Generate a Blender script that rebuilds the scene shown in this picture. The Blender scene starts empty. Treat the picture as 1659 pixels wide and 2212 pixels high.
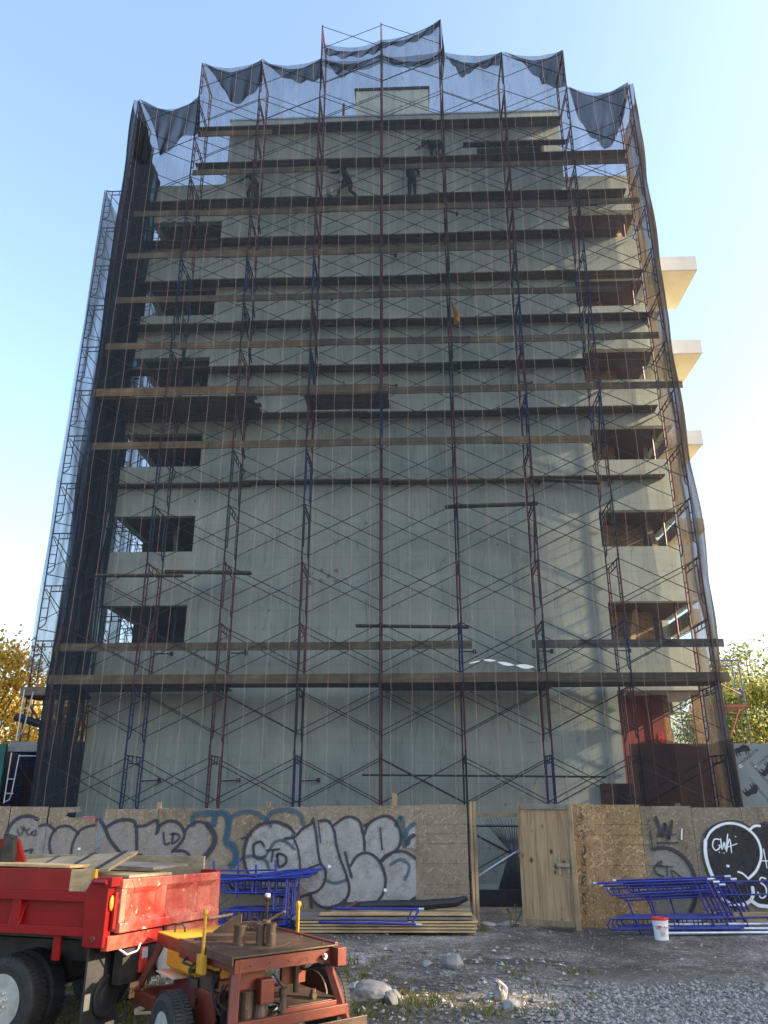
import bpy, bmesh, math, random
from mathutils import Vector, Matrix, noise
R = math.radians
scene = bpy.context.scene
# ------------------------------------------------------------ camera
HC, TH, PSI, FPX = 2.64, R(20.3), R(2.2), 1660.0
cam_d = bpy.data.cameras.new('camera'); cam = bpy.data.objects.new('camera', cam_d)
scene.collection.objects.link(cam); scene.camera = cam
cam.location = (0, 0, HC); cam.rotation_euler = (math.pi/2 + TH, 0, PSI)
cam_d.sensor_fit = 'VERTICAL'; cam_d.sensor_height = 36.0; cam_d.lens = 36.0*FPX/2212
cam_d.clip_start = 0.1; cam_d.clip_end = 2000
# ------------------------------------------------------------ sky and sun
SUN_EL, SUN_A = R(25), R(8.0)        # sun at the right, slightly on the near side of the facade plane
w = bpy.data.worlds.new('World'); scene.world = w; w.use_nodes = True
nt = w.node_tree; bg = nt.nodes['Background']
sky = nt.nodes.new('ShaderNodeTexSky'); sky.sky_type = 'NISHITA'; sky.sun_disc = False
sky.sun_elevation = SUN_EL; sky.sun_rotation = R(90) + SUN_A; sky.air_density = 1.1; sky.dust_density = 3.5; sky.ozone_density = 1.5
nt.links.new(sky.outputs[0], bg.inputs[0]); bg.inputs[1].default_value = 0.15
sl = bpy.data.lights.new('sun', 'SUN'); so = bpy.data.objects.new('sun', sl); scene.collection.objects.link(so)
sl.energy = 5.0; sl.angle = R(0.55); sl.color = (1.0, 0.80, 0.56)
sd = Vector((math.cos(SUN_EL)*math.cos(SUN_A), -math.cos(SUN_EL)*math.sin(SUN_A), math.sin(SUN_EL)))
so.rotation_euler = sd.to_track_quat('Z', 'Y').to_euler(); so.location = (30, -5, 30)
scene.view_settings.view_transform = 'Standard'; scene.view_settings.look = 'None'
scene.view_settings.exposure = 1.9; scene.view_settings.gamma = 1
try:
    scene.cycles.transparent_max_bounces = 24; scene.cycles.max_bounces = 7
    scene.cycles.use_denoising = True
except Exception: pass
rng = random.Random(7)
# ------------------------------------------------------------ helpers
FW = Vector((-math.sin(PSI)*math.cos(TH), math.cos(PSI)*math.cos(TH), math.sin(TH)))
RT = Vector((math.cos(PSI), math.sin(PSI), 0)); UP = RT.cross(FW)
def ray(u, v): return FW*FPX + RT*(u-829.5) + UP*(1106-v)
def W(u, v, Y):
    r = ray(u, v); t = Y/r.y; return Vector((r.x*t, Y, HC + r.z*t))
def G(u, v, z=0.0):
    r = ray(u, v); t = (z-HC)/r.z; return Vector((r.x*t, r.y*t, z))
C = scene.collection
class MB:
    def __init__(s): s.v = []; s.f = []; s.uv = {}
    def quad(s, *p):
        n = len(s.v); s.v += [tuple(q) for q in p]; s.f.append(tuple(range(n, n+len(p)))); return s
    def box(s, x0, x1, y0, y1, z0, z1):
        return s.obox(Vector((x0,y0,z0)), Vector((x1-x0,0,0)), Vector((0,y1-y0,0)), Vector((0,0,z1-z0)))
    def obox(s, o, a, b, c):
        o = Vector(o); a = Vector(a); b = Vector(b); c = Vector(c)
        if a.cross(b).dot(c) < 0: a, b = b, a
        n = len(s.v)
        s.v += [tuple(q) for q in (o, o+a, o+a+b, o+b, o+c, o+a+c, o+a+b+c, o+b+c)]
        s.f += [tuple(n+i for i in q) for q in ((0,3,2,1),(4,5,6,7),(0,1,5,4),(1,2,6,5),(2,3,7,6),(3,0,4,7))]; return s
    def cbox(s, c, sx, sy, sz, rot=None):
        m = rot or Matrix.Identity(3)
        a = m@Vector((sx,0,0)); b = m@Vector((0,sy,0)); d = m@Vector((0,0,sz))
        return s.obox(Vector(c)-(a+b+d)/2, a, b, d)
    def tube(s, p, q, r, n=6, r2=None, cap=True):
        return s.path([p, q], r, n, cap, [r, r2 if r2 is not None else r])
    def path(s, pts, r, n=6, cap=True, rs=None, closed=False):
        pts = [Vector(p) for p in pts]; m = len(pts); b0 = len(s.v); prev = None
        for i, p in enumerate(pts):
            t = (pts[min(i+1, m-1)] - pts[max(i-1, 0)])
            if closed: t = pts[(i+1) % m]-pts[i-1]
            t = t.normalized() if t.length > 1e-9 else Vector((0,0,1))
            if prev is None:
                a = Vector((0,0,1)) if abs(t.z) < .9 else Vector((1,0,0))
                x = t.cross(a).normalized()
            else:
                x = (prev - t*prev.dot(t)); x = x.normalized() if x.length > 1e-6 else t.orthogonal().normalized()
            prev = x; y = t.cross(x); rr = rs[i] if rs else r
            for k in range(n):
                an = 2*math.pi*k/n; s.v.append(tuple(p + (x*math.cos(an)+y*math.sin(an))*rr))
        for i in range(m-1 + (1 if closed else 0)):
            j = (i+1) % m
            for k in range(n):
                s.f.append((b0+i*n+k, b0+i*n+(k+1) % n, b0+j*n+(k+1) % n, b0+j*n+k))
        if cap and not closed:
            s.f.append(tuple(b0+k for k in reversed(range(n)))); s.f.append(tuple(b0+(m-1)*n+k for k in range(n)))
        return s
    def lathe(s, c, prof, n=24, ax=(0,0,1), cap=True):
        ax = Vector(ax).normalized(); x = ax.orthogonal().normalized(); y = ax.cross(x); c = Vector(c); b0 = len(s.v)
        for (r, h) in prof:
            for k in range(n):
                an = 2*math.pi*k/n; s.v.append(tuple(c + ax*h + (x*math.cos(an)+y*math.sin(an))*r))
        for i in range(len(prof)-1):
            for k in range(n):
                s.f.append((b0+i*n+k, b0+i*n+(k+1) % n, b0+(i+1)*n+(k+1) % n, b0+(i+1)*n+k))
        if cap: s.f.append(tuple(b0+k for k in reversed(range(n)))); s.f.append(tuple(b0+(len(prof)-1)*n+k for k in range(n)))
        return s
    def prism(s, poly, d):
        """poly = list of 3D points, extruded by vector d"""
        poly = [Vector(p) for p in poly]; d = Vector(d); n = len(poly); b0 = len(s.v)
        s.v += [tuple(p) for p in poly] + [tuple(p+d) for p in poly]
        s.f.append(tuple(range(b0, b0+n))); s.f.append(tuple(reversed(range(b0+n, b0+2*n))))
        for i in range(n):
            j = (i+1) % n; s.f.append((b0+j, b0+i, b0+n+i, b0+n+j))
        return s
    def build(s, name, m, parent=None, bevel=0, smooth=False, recalc=True):
        me = bpy.data.meshes.new(name); me.from_pydata(s.v, [], s.f)
        if s.uv:
            ul = me.uv_layers.new(name='UVMap')
            for lp in me.loops:
                ul.data[lp.index].uv = s.uv.get(lp.vertex_index, (0, 0))
        if recalc:
            bm = bmesh.new(); bm.from_mesh(me); bmesh.ops.recalc_face_normals(bm, faces=bm.faces); bm.to_mesh(me); bm.free()
        me.materials.append(m)
        if smooth:
            for p in me.polygons: p.use_smooth = True
        o = bpy.data.objects.new(name, me); C.objects.link(o)
        if parent is not None: o.parent = parent; o.matrix_parent_inverse = parent.matrix_basis.inverted()
        if bevel:
            b = o.modifiers.new('bevel', 'BEVEL'); b.width = bevel; b.segments = 2; b.limit_method = 'ANGLE'
        return o
def tag(o, label=None, cat=None, group=None, kind=None):
    if label: o['label'] = label
    if cat: o['category'] = cat
    if group: o['group'] = group
    if kind: o['kind'] = kind
    return o
def thing(name, label, cat, loc=(0,0,0), group=None):
    o = bpy.data.objects.new(name, None); C.objects.link(o); o.location = loc; o.empty_display_size = .2
    return tag(o, label, cat, group)
def smoothpts(pts, n=6, closed=False):
    out = []; m = len(pts)
    rngi = range(m if closed else m-1)
    for i in rngi:
        if closed: p0, p1, p2, p3 = pts[i-1], pts[i], pts[(i+1) % m], pts[(i+2) % m]
        else: p0, p1, p2, p3 = pts[max(i-1,0)], pts[i], pts[i+1], pts[min(i+2, m-1)]
        for k in range(n):
            t = k/n
            out.append(tuple(.5*((2*b)+(-a+c)*t+(2*a-5*b+4*c-d)*t*t+(-a+3*b-3*c+d)*t**3) for a, b, c, d in zip(p0, p1, p2, p3)))
    if not closed: out.append(tuple(pts[-1]))
    return out
ORD = ['lowest','second','third','fourth','fifth','sixth','seventh','eighth','ninth','tenth','eleventh','twelfth','thirteenth','fourteenth']
# ------------------------------------------------------------ materials
class NT:
    def __init__(s, name):
        s.m = bpy.data.materials.new(name); s.m.use_nodes = True; s.n = s.m.node_tree.nodes; s.l = s.m.node_tree.links
        s.p = s.n['Principled BSDF']; s.out = s.n['Material Output']
    def add(s, t, **kw):
        nd = s.n.new(t)
        for k, v in kw.items():
            if k.startswith('i_'):
                key = k[2:]; key = int(key) if key.isdigit() else key.replace('_', ' ')
                nd.inputs[key].default_value = v
            else: setattr(nd, k, v)
        return nd
    def coord(s, scale=(1,1,1), kind='Object', rot=(0,0,0), after=False):
        tc = s.add('ShaderNodeTexCoord'); mp = s.add('ShaderNodeMapping')
        if after: mp.vector_type = 'TEXTURE'; scale = tuple(1/k for k in scale)
        mp.inputs['Scale'].default_value = scale; mp.inputs['Rotation'].default_value = rot
        s.l.new(tc.outputs[kind], mp.inputs[0]); return mp.outputs[0]
    def noise(s, co, scale, detail=4, rough=.6, dist=0):
        nd = s.add('ShaderNodeTexNoise', i_Scale=scale, i_Detail=detail, i_Roughness=rough, i_Distortion=dist); s.l.new(co, nd.inputs[0]); return nd
    def ramp(s, fac, stops):
        r = s.add('ShaderNodeValToRGB'); e = r.color_ramp.elements
        while len(e) > 1: e.remove(e[0])
        e[0].position = stops[0][0]; c = stops[0][1]; e[0].color = (*c, 1) if len(c) == 3 else c
        for p, c in stops[1:]:
            q = e.new(p); q.color = (*c, 1) if len(c) == 3 else c
        s.l.new(fac, r.inputs[0]); return r.outputs[0]
    def mix(s, a, b, f, mode='MIX'):
        m = s.add('ShaderNodeMix', data_type='RGBA', blend_type=mode)
        for sock, v in ((m.inputs[6], a), (m.inputs[7], b), (m.inputs[0], f)):
            if isinstance(v, (tuple, list)): sock.default_value = (*v, 1) if len(v) == 3 else v
            elif isinstance(v, (int, float)): sock.default_value = v
            else: s.l.new(v, sock)
        return m.outputs[2]
    def math(s, op, a, b=None, c=None, clamp=False):
        m = s.add('ShaderNodeMath', operation=op, use_clamp=clamp)
        for i, v in enumerate((a, b, c)):
            if v is None: continue
            if isinstance(v, (int, float)): m.inputs[i].default_value = v
            else: s.l.new(v, m.inputs[i])
        return m.outputs[0]
    def bump(s, h, strength=.3, dist=.01):
        b = s.add('ShaderNodeBump', i_Strength=strength, i_Distance=dist); s.l.new(h, b.inputs['Height']); s.l.new(b.outputs[0], s.p.inputs['Normal'])
    def base(s, c, rough=.7, metal=0, spec=None):
        if isinstance(c, tuple): s.p.inputs['Base Color'].default_value = (*c, 1)
        else: s.l.new(c, s.p.inputs['Base Color'])
        if isinstance(rough, (int, float)): s.p.inputs['Roughness'].default_value = rough
        else: s.l.new(rough, s.p.inputs['Roughness'])
        s.p.inputs['Metallic'].default_value = metal
        if spec is not None: s.p.inputs['Specular IOR Level'].default_value = spec
def worn(name, c1, c2, rough=.55, metal=0, scale=3, bump=.15, chips=None, chip_amt=.62, stretch=(1,1,1), spec=None):
    """surface of two mottled tones with optional chips or stains of a third"""
    s = NT(name); co = s.coord(stretch)
    n1 = s.noise(co, scale, 5); col = s.ramp(n1.outputs[0], [(.35, c1), (.65, c2)])
    n2 = s.noise(co, scale*9, 4)
    col = s.mix(col, (.5,.5,.5), s.math('MULTIPLY', n2.outputs[0], .0), 'MIX')
    if chips:
        n3 = s.noise(co, scale*5, 8, .7); f = s.ramp(n3.outputs[0], [(chip_amt, (0,0,0)), (chip_amt+.05, (1,1,1))])
        col = s.mix(col, chips, f)
    s.base(col, s.math('MULTIPLY_ADD', n2.outputs[0], .3, rough-.15), metal, spec)
    if bump: s.bump(n2.outputs[0], bump, .01)
    return s.m
M = {}
M['blue'] = worn('blue_paint', (.012,.020,.19), (.018,.036,.28), .5, 0, 4, .05, (.16,.14,.14), .61)
M['blue_dark'] = worn('dark_blue_paint', (.013,.018,.12), (.018,.026,.19), .5, 0, 4, .05, (.13,.10,.09), .60)
M['maroon'] = worn('maroon_paint', (.11,.02,.028), (.17,.035,.04), .5, 0, 4, .05, (.05,.035,.03), .6)
M['navy'] = worn('navy_steel', (.02,.028,.045), (.035,.04,.055), .5, .2, 4, .05, (.09,.05,.03), .62)
M['brace'] = worn('brace_steel', (.05,.055,.055), (.09,.09,.085), .45, .4, 5, .0, (.10,.05,.03), .6)
M['galv'] = worn('galvanized_steel', (.42,.45,.5), (.6,.63,.68), .4, .6, 6, .05)
M['steel_dark'] = worn('dark_steel', (.03,.028,.026), (.06,.055,.05), .5, .5, 6, .1, (.12,.06,.03), .6)
M['black'] = worn('black_rubber', (.012,.012,.013), (.025,.024,.024), .75, 0, 6, .2, (.07,.065,.06), .6)
M['wood_grey'] = None
def wood(name, c1, c2, c3, axis=0, gs=1.0):
    s = NT(name); sc = [16*gs]*3; sc[axis] = .9*gs; co = s.coord(tuple(sc))
    n1 = s.noise(co, 1.0, 6, .65, .6); c = s.ramp(n1.outputs[0], [(.3, c1), (.5, c2), (.72, c3)])
    co2 = s.coord((1,1,1)); n2 = s.noise(co2, 1.3, 4); c = s.mix(c, s.ramp(n2.outputs[0], [(.3,(.45,.45,.45)),(.7,(1.15,1.12,1.05))]), 1.0, 'MULTIPLY')
    oi = s.add('ShaderNodeObjectInfo'); c = s.mix(c, s.ramp(oi.outputs['Random'], [(0,(.62,.62,.64)),(.5,(1,.98,.95)),(.85,(1.1,1.0,.86)),(1,(1.55,1.25,.9))]), 1.0, 'MULTIPLY')
    s.base(c, .85); s.bump(n1.outputs[0], .35, .006); return s.m
M['plank'] = wood('weathered_plank_wood', (.11,.085,.06), (.19,.152,.112), (.27,.225,.17))
M['toe'] = wood('toe_board_wood', (.17,.13,.085), (.28,.22,.15), (.36,.29,.20))
M['lumber'] = wood('pine_lumber', (.36,.26,.145), (.47,.36,.22), (.58,.47,.31))
M['post'] = wood('post_timber', (.24,.17,.10), (.33,.25,.16), (.44,.34,.23), 2)
M['grey_board'] = wood('grey_board', (.17,.155,.14), (.25,.235,.215), (.34,.32,.295))
def osb(name, base, light, dark, tint=None, wet=.0):
    s = NT(name)
    cols = []
    for k, (rot, sc) in enumerate(((0.35, 1), (1.45, 1.15), (2.5, .9))):
        co = s.coord((8*sc, 8*sc, 36*sc), rot=(0, rot, 0), after=True)
        nz = s.noise(co, .8, 2); mx = s.add('ShaderNodeVectorMath', operation='ADD'); s.l.new(co, mx.inputs[0]); s.l.new(nz.outputs['Color'], mx.inputs[1])
        v = s.add('ShaderNodeTexVoronoi', i_Scale=1.0); s.l.new(mx.outputs[0], v.inputs[0]); cols.append(s.add('ShaderNodeSeparateColor')); s.l.new(v.outputs['Color'], cols[-1].inputs[0])
    big = s.noise(s.coord((1,1,1)), 11, 2); sel1 = s.math('GREATER_THAN', big.outputs[0], .5); big2 = s.noise(s.coord((1,1,1)), 14, 2); sel2 = s.math('GREATER_THAN', big2.outputs[0], .53)
    def mixv(a, b, f): return s.math('ADD', s.math('MULTIPLY', a, s.math('SUBTRACT', 1.0, f)), s.math('MULTIPLY', b, f))
    v = mixv(mixv(cols[0].outputs[0], cols[1].outputs[0], sel1), cols[2].outputs[0], sel2)
    c = s.ramp(v, [(0, dark), (.25, base), (.8, base), (.92, light), (1, light)])
    st = s.noise(s.coord((1.2,1.2,.5)), 1.6, 5, .6); c = s.mix(c, s.ramp(st.outputs[0], [(.3,(.62,.60,.58)),(.65,(1.08,1.05,1.0))]), 1.0, 'MULTIPLY')
    if tint:
        # weathering creeping up from the foot and down streaks
        g = s.add('ShaderNodeSeparateXYZ'); s.l.new(s.coord((1,1,1)), g.inputs[0])
        f = s.math('ADD', s.math('MULTIPLY', st.outputs[0], .9), s.math('MULTIPLY', g.outputs[2], -.10)); f = s.ramp(f, [(.12,(0,0,0)),(.5,(1,1,1))])
        c = s.mix(c, tint, s.math('MULTIPLY', f, .75))
    s.base(c, .85); s.bump(v, .25, .003); return s.m
M['osb'] = osb('osb_board', (.34,.22,.11), (.54,.39,.215), (.18,.108,.05))
M['osb_grey'] = osb('weathered_osb_board', (.25,.195,.135), (.41,.34,.25), (.145,.108,.072), (.19,.165,.13))
M['osb_dark'] = osb('dark_brown_board', (.065,.024,.021), (.08,.03,.026), (.05,.02,.018))
def plywood():
    s = NT('knotty_plywood'); co = s.coord((7,7,.55)); n = s.noise(co, 1.2, 6, .6, 1.4)
    c = s.ramp(n.outputs[0], [(.3,(.20,.12,.058)), (.5,(.32,.21,.11)), (.7,(.42,.29,.16))])
    v = s.add('ShaderNodeTexVoronoi', i_Scale=1.0); s.l.new(s.coord((4,4,2.6)), v.inputs[0]); k = s.ramp(v.outputs['Distance'], [(.09,(1,1,1)),(.20,(0,0,0))])
    c = s.mix(c, (.06,.03,.015), k); s.base(c, .7); s.bump(n.outputs[0], .2, .003); return s.m
M['ply'] = plywood()
def sheathing():
    s = NT('facade_sheathing'); co = s.coord((1,1,1))
    n = s.noise(co, .35, 5, .55); c = s.ramp(n.outputs[0], [(.3,(.49,.56,.515)), (.55,(.59,.645,.575)), (.75,(.66,.685,.60))])
    st = s.noise(s.coord((1.6,1.6,.45)), 1.0, 5, .6); c = s.mix(c, s.ramp(st.outputs[0], [(.3,(.90,.90,.88)),(.6,(1.02,1.02,1.01))]), 1.0, 'MULTIPLY')
    br = s.add('ShaderNodeTexBrick', i_Scale=1.0, i_Mortar_Size=.006, i_Mortar_Smooth=.3, i_Row_Height=.6, i_Brick_Width=1.2); br.offset = .5
    br.inputs['Color1'].default_value = (1,1,1,1); br.inputs['Color2'].default_value = (.93,.935,.945,1); br.inputs['Mortar'].default_value = (.70,.71,.70,1)
    s.l.new(s.coord((1,1,1), rot=(R(-90),0,0)), br.inputs[0]); c = s.mix(c, br.outputs[0], 1.0, 'MULTIPLY')
    # small dark nicks
    v = s.add('ShaderNodeTexVoronoi', i_Scale=1.0); s.l.new(s.coord((1.1,1.1,.8)), v.inputs[0]); nick = s.ramp(v.outputs['Distance'], [(.025,(1,1,1)),(.045,(0,0,0))])
    c = s.mix(c, (.10,.10,.10), s.math('MULTIPLY', nick, .7))
    # rain streaks, short upright scratches and broad damp patches
    d1 = s.noise(s.coord((9,9,.55)), 1.0, 3, .5); c = s.mix(c, (.22,.23,.22), s.math('MULTIPLY', s.ramp(d1.outputs[0], [(.66,(0,0,0)),(.72,(1,1,1))]), .16))
    d2 = s.noise(s.coord((.22,.22,.30)), 1.0, 6, .6, .8); c = s.mix(c, s.ramp(d2.outputs[0], [(.35,(.80,.84,.86)),(.5,(1,1,1)),(.68,(1.06,1.03,.97))]), 1.0, 'MULTIPLY')
    s.base(c, .85); s.bump(st.outputs[0], .12, .01); return s.m
M['wall'] = sheathing()
M['soffit'] = worn('balcony_soffit_board', (.10,.075,.06), (.16,.12,.09), .85, 0, 1.2, .2, (.07,.05,.04), .58)
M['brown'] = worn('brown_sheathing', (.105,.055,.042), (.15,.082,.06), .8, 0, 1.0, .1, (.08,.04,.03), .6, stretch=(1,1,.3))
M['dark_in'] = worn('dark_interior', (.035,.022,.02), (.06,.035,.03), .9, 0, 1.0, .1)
M['red_foam'] = worn('red_insulation', (.20,.040,.028), (.27,.06,.04), .8, 0, 1.4, .05)
M['white_stucco'] = worn('white_balcony_stucco', (.40,.41,.42), (.47,.475,.48), .85, 0, 1.5, .08)
M['cream'] = worn('cream_and_bounce_tint', (.60,.50,.34), (.68,.58,.41), .85, 0, 1.5, .08)
M['grey_sheet'] = worn('grey_sheathing_board', (.21,.23,.23), (.25,.27,.265), .8, 0, 1.5, .05)
M['green'] = worn('green_hoarding', (.01,.09,.07), (.015,.13,.10), .7, 0, 2, .05)
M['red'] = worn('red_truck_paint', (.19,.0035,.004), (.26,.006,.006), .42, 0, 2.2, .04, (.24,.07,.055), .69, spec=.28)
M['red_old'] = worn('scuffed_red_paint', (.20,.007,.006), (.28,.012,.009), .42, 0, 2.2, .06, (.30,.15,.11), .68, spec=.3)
M['tailgate'] = worn('sun_glare_scuffed_red_paint', (.36,.02,.014), (.60,.20,.14), .28, 0, 1.3, .06, (.62,.42,.32), .60, spec=.7)  # paler red and pale chips carry the sun's glare on the tailgate
M['red_rust'] = worn('rusty_red_paint', (.10,.017,.009), (.155,.028,.012), .5, 0, 3.5, .15, (.09,.04,.022), .57)
M['rust'] = worn('rusty_plate', (.045,.028,.020), (.09,.056,.036), .5, .3, 4, .2, (.22,.165,.12), .62)
M['yellow'] = worn('yellow_paint', (.46,.24,.014), (.56,.31,.02), .5, 0, 3, .1, (.14,.075,.03), .58)
M['white'] = worn('white_plastic', (.70,.70,.70), (.78,.78,.77), .4, 0, 3, .05, (.45,.42,.38), .66)
M['lid'] = worn('red_plastic_lid', (.55,.03,.025), (.62,.05,.04), .4, 0, 3, .05)
M['rim'] = worn('pale_wheel_rim', (.30,.30,.27), (.46,.45,.40), .5, .1, 6, .1, (.25,.20,.15), .62)
M['plate'] = worn('orange_number_plate', (.62,.33,.12), (.70,.40,.18), .5, 0, 9, .0)
M['ink'] = worn('dark_ink', (.015,.015,.02), (.03,.03,.04), .7, 0, 5, 0)
M['red_ink'] = worn('red_ink', (.5,.03,.03), (.6,.05,.05), .7, 0, 5, 0)
M['lamp_red'] = worn('red_lamp_lens', (.55,.03,.02), (.65,.06,.04), .2, 0, 8, 0)
M['lamp_orange'] = worn('orange_lamp_lens', (.75,.22,.02), (.8,.28,.04), .2, 0, 8, 0)
M['tarp'] = worn('black_tarpaulin', (.010,.011,.014), (.022,.022,.026), .6, 0, 5, .4)
M['concrete'] = worn('grey_concrete', (.24,.23,.22), (.34,.33,.31), .9, 0, 3, .3)
M['rock'] = worn('pale_rubble', (.15,.145,.14), (.26,.25,.235), .9, 0, 5, .6, (.36,.345,.32), .66)
M['cloth_dark'] = worn('dark_work_clothes', (.02,.02,.024), (.04,.038,.04), .9, 0, 5, .1)
M['camo'] = worn('patterned_jacket', (.05,.05,.035), (.13,.12,.09), .9, 0, 7, .1, (.03,.03,.02), .55)
M['skin'] = worn('skin', (.28,.15,.10), (.33,.19,.13), .6, 0, 5, 0)
M['bark'] = worn('tree_bark', (.05,.04,.03), (.10,.08,.06), .9, 0, 5, .4)
def leafmat(name, cols, trans=.35):
    s = NT(name); g = s.add('ShaderNodeNewGeometry'); c = s.ramp(g.outputs['Random Per Island'], [(i/(len(cols)-1), k) for i, k in enumerate(cols)])
    s.base(c, .6); d = s.add('ShaderNodeBsdfTranslucent'); s.l.new(c, d.inputs[0]); mx = s.add('ShaderNodeMixShader'); mx.inputs[0].default_value = trans
    s.l.new(s.p.outputs[0], mx.inputs[1]); s.l.new(d.outputs[0], mx.inputs[2]); s.l.new(mx.outputs[0], s.out.inputs[0]); return s.m
M['leaf_yellow'] = leafmat('yellow_autumn_leaves', [(.34,.16,.015), (.55,.30,.02), (.68,.42,.03), (.42,.30,.03), (.20,.15,.03)], .45)
M['leaf_green'] = leafmat('green_turning_leaves', [(.05,.08,.012), (.10,.14,.02), (.20,.20,.03), (.30,.26,.04), (.06,.09,.02)], .4)
M['grass'] = leafmat('rough_grass', [(.05,.08,.015), (.09,.12,.02), (.16,.15,.04), (.22,.18,.07)], .3)
def netmat(name, T, col, seams=True, fold=True):
    """woven debris netting: holes let T of the light through head-on, less at a slant"""
    s = NT(name); s.n.remove(s.p)
    lw = s.add('ShaderNodeLayerWeight', i_Blend=.5); cosv = s.math('MAXIMUM', s.math('SUBTRACT', 1.0, lw.outputs['Facing']), .12)
    co = s.coord((1,1,1)); n1 = s.noise(s.coord((1.6,1.6,.22)), 1.0, 5, .65, .8); Tn = s.math('MULTIPLY_ADD', n1.outputs[0], .34, T-.17)
    tr = s.math('POWER', Tn, s.math('DIVIDE', 1.0, s.math('POWER', cosv, 1.75)), clamp=True)
    if fold:   # thin gathered creases
        n2 = s.noise(s.coord((2.3,2.3,.16)), 1.0, 2, .5, 1.5); cr = s.ramp(n2.outputs[0], [(.488,(1,1,1)), (.5,(.70,.70,.70)), (.512,(1,1,1))]); tr = s.math('MULTIPLY', tr, cr)
    c = col
    if seams:
        sx = s.add('ShaderNodeSeparateXYZ'); s.l.new(co, sx.inputs[0]); wv = s.noise(s.coord((.3,.3,.35)), 1.0, 2)
        ph = s.math('FRACT', s.math('MULTIPLY', s.math('ADD', sx.outputs[0], s.math('MULTIPLY', wv.outputs[0], .16)), 1/.61))
        seam = s.math('LESS_THAN', ph, .028); tr = s.math('MULTIPLY', tr, s.math('SUBTRACT', 1.0, s.math('MULTIPLY', seam, .38)))
        c = s.mix(col, (.46,.30,.27), seam)
    d = s.add('ShaderNodeBsdfDiffuse'); t2 = s.add('ShaderNodeBsdfTranslucent'); mm = s.add('ShaderNodeMixShader'); mm.inputs[0].default_value = .35
    for q in (d, t2):
        if isinstance(c, tuple): q.inputs[0].default_value = (*c, 1)
        else: s.l.new(c, q.inputs[0])
    s.l.new(d.outputs[0], mm.inputs[1]); s.l.new(t2.outputs[0], mm.inputs[2])
    tp = s.add('ShaderNodeBsdfTransparent'); tp.inputs[0].default_value = (1,1,1,1); mx = s.add('ShaderNodeMixShader')
    s.l.new(tr, mx.inputs[0]); s.l.new(mm.outputs[0], mx.inputs[1]); s.l.new(tp.outputs[0], mx.inputs[2]); s.l.new(mx.outputs[0], s.out.inputs[0]); return s.m
M['net'] = netmat('dark_debris_netting', .70, (.06,.075,.092))
M['net_dense'] = netmat('gathered_debris_netting', .56, (.035,.04,.05), False)
M['net_side'] = netmat('sun_tinted_debris_netting', .58, (.15,.12,.085), False)  # brown tint stands in for warm sun glowing through the right net
M['net_flap'] = netmat('folded_debris_netting', .50, (.03,.03,.033), True)
M['net_blue'] = netmat('sky_tinted_debris_netting', .80, (.20,.24,.28), False)  # pale blue tint stands in for sky light behind the tower net
def paint(name, col, soft=True, cover=.95):
    """sprayed paint: solid in the middle of the line, ragged at its rim"""
    s = NT(name); n = s.noise(s.coord((1,1,1)), 22, 4, .7); n2 = s.noise(s.coord((1,1,1)), 2.2, 4)
    s.base(s.mix(col, tuple(min(1, k*1.7+.02) for k in col), n2.outputs[0]), .75)
    if soft:
        uv = s.add('ShaderNodeTexCoord'); sp = s.add('ShaderNodeSeparateXYZ'); s.l.new(uv.outputs['UV'], sp.inputs[0])
        e = s.math('SUBTRACT', 1.0, s.math('ABSOLUTE', s.math('MULTIPLY_ADD', sp.outputs[1], 2.0, -1.0)))
        a = s.math('ADD', s.math('MULTIPLY', e, 2.6), s.math('MULTIPLY_ADD', n.outputs[0], 1.0, -.72), clamp=True)
    else:
        a = s.ramp(s.noise(s.coord((1,1,1)), 5, 6, .7).outputs[0], [(.30,(.35,.35,.35)), (.55,(1,1,1))])
    a = s.math('MULTIPLY', a, cover, clamp=True); s.l.new(a, s.p.inputs['Alpha']); return s.m
M['g_black'] = paint('dark_spray_paint', (.016,.018,.028))
M['g_teal'] = paint('teal_spray_paint', (.02,.065,.10), True, .62)
M['g_white'] = paint('white_spray_paint', (.62,.66,.70))
M['g_silver'] = paint('silver_spray_fill', (.32,.33,.335), False, .58)
M['g_silver2'] = paint('thin_silver_spray_fill', (.26,.26,.255), False, .42)
M['g_blackfill'] = paint('black_spray_fill', (.010,.010,.012), False, 1.0)
M['g_pink'] = paint('pink_spray_paint', (.6,.06,.12), True, .7)
M['g_red'] = paint('red_spray_paint', (.7,.03,.03), True, .95)
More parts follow.
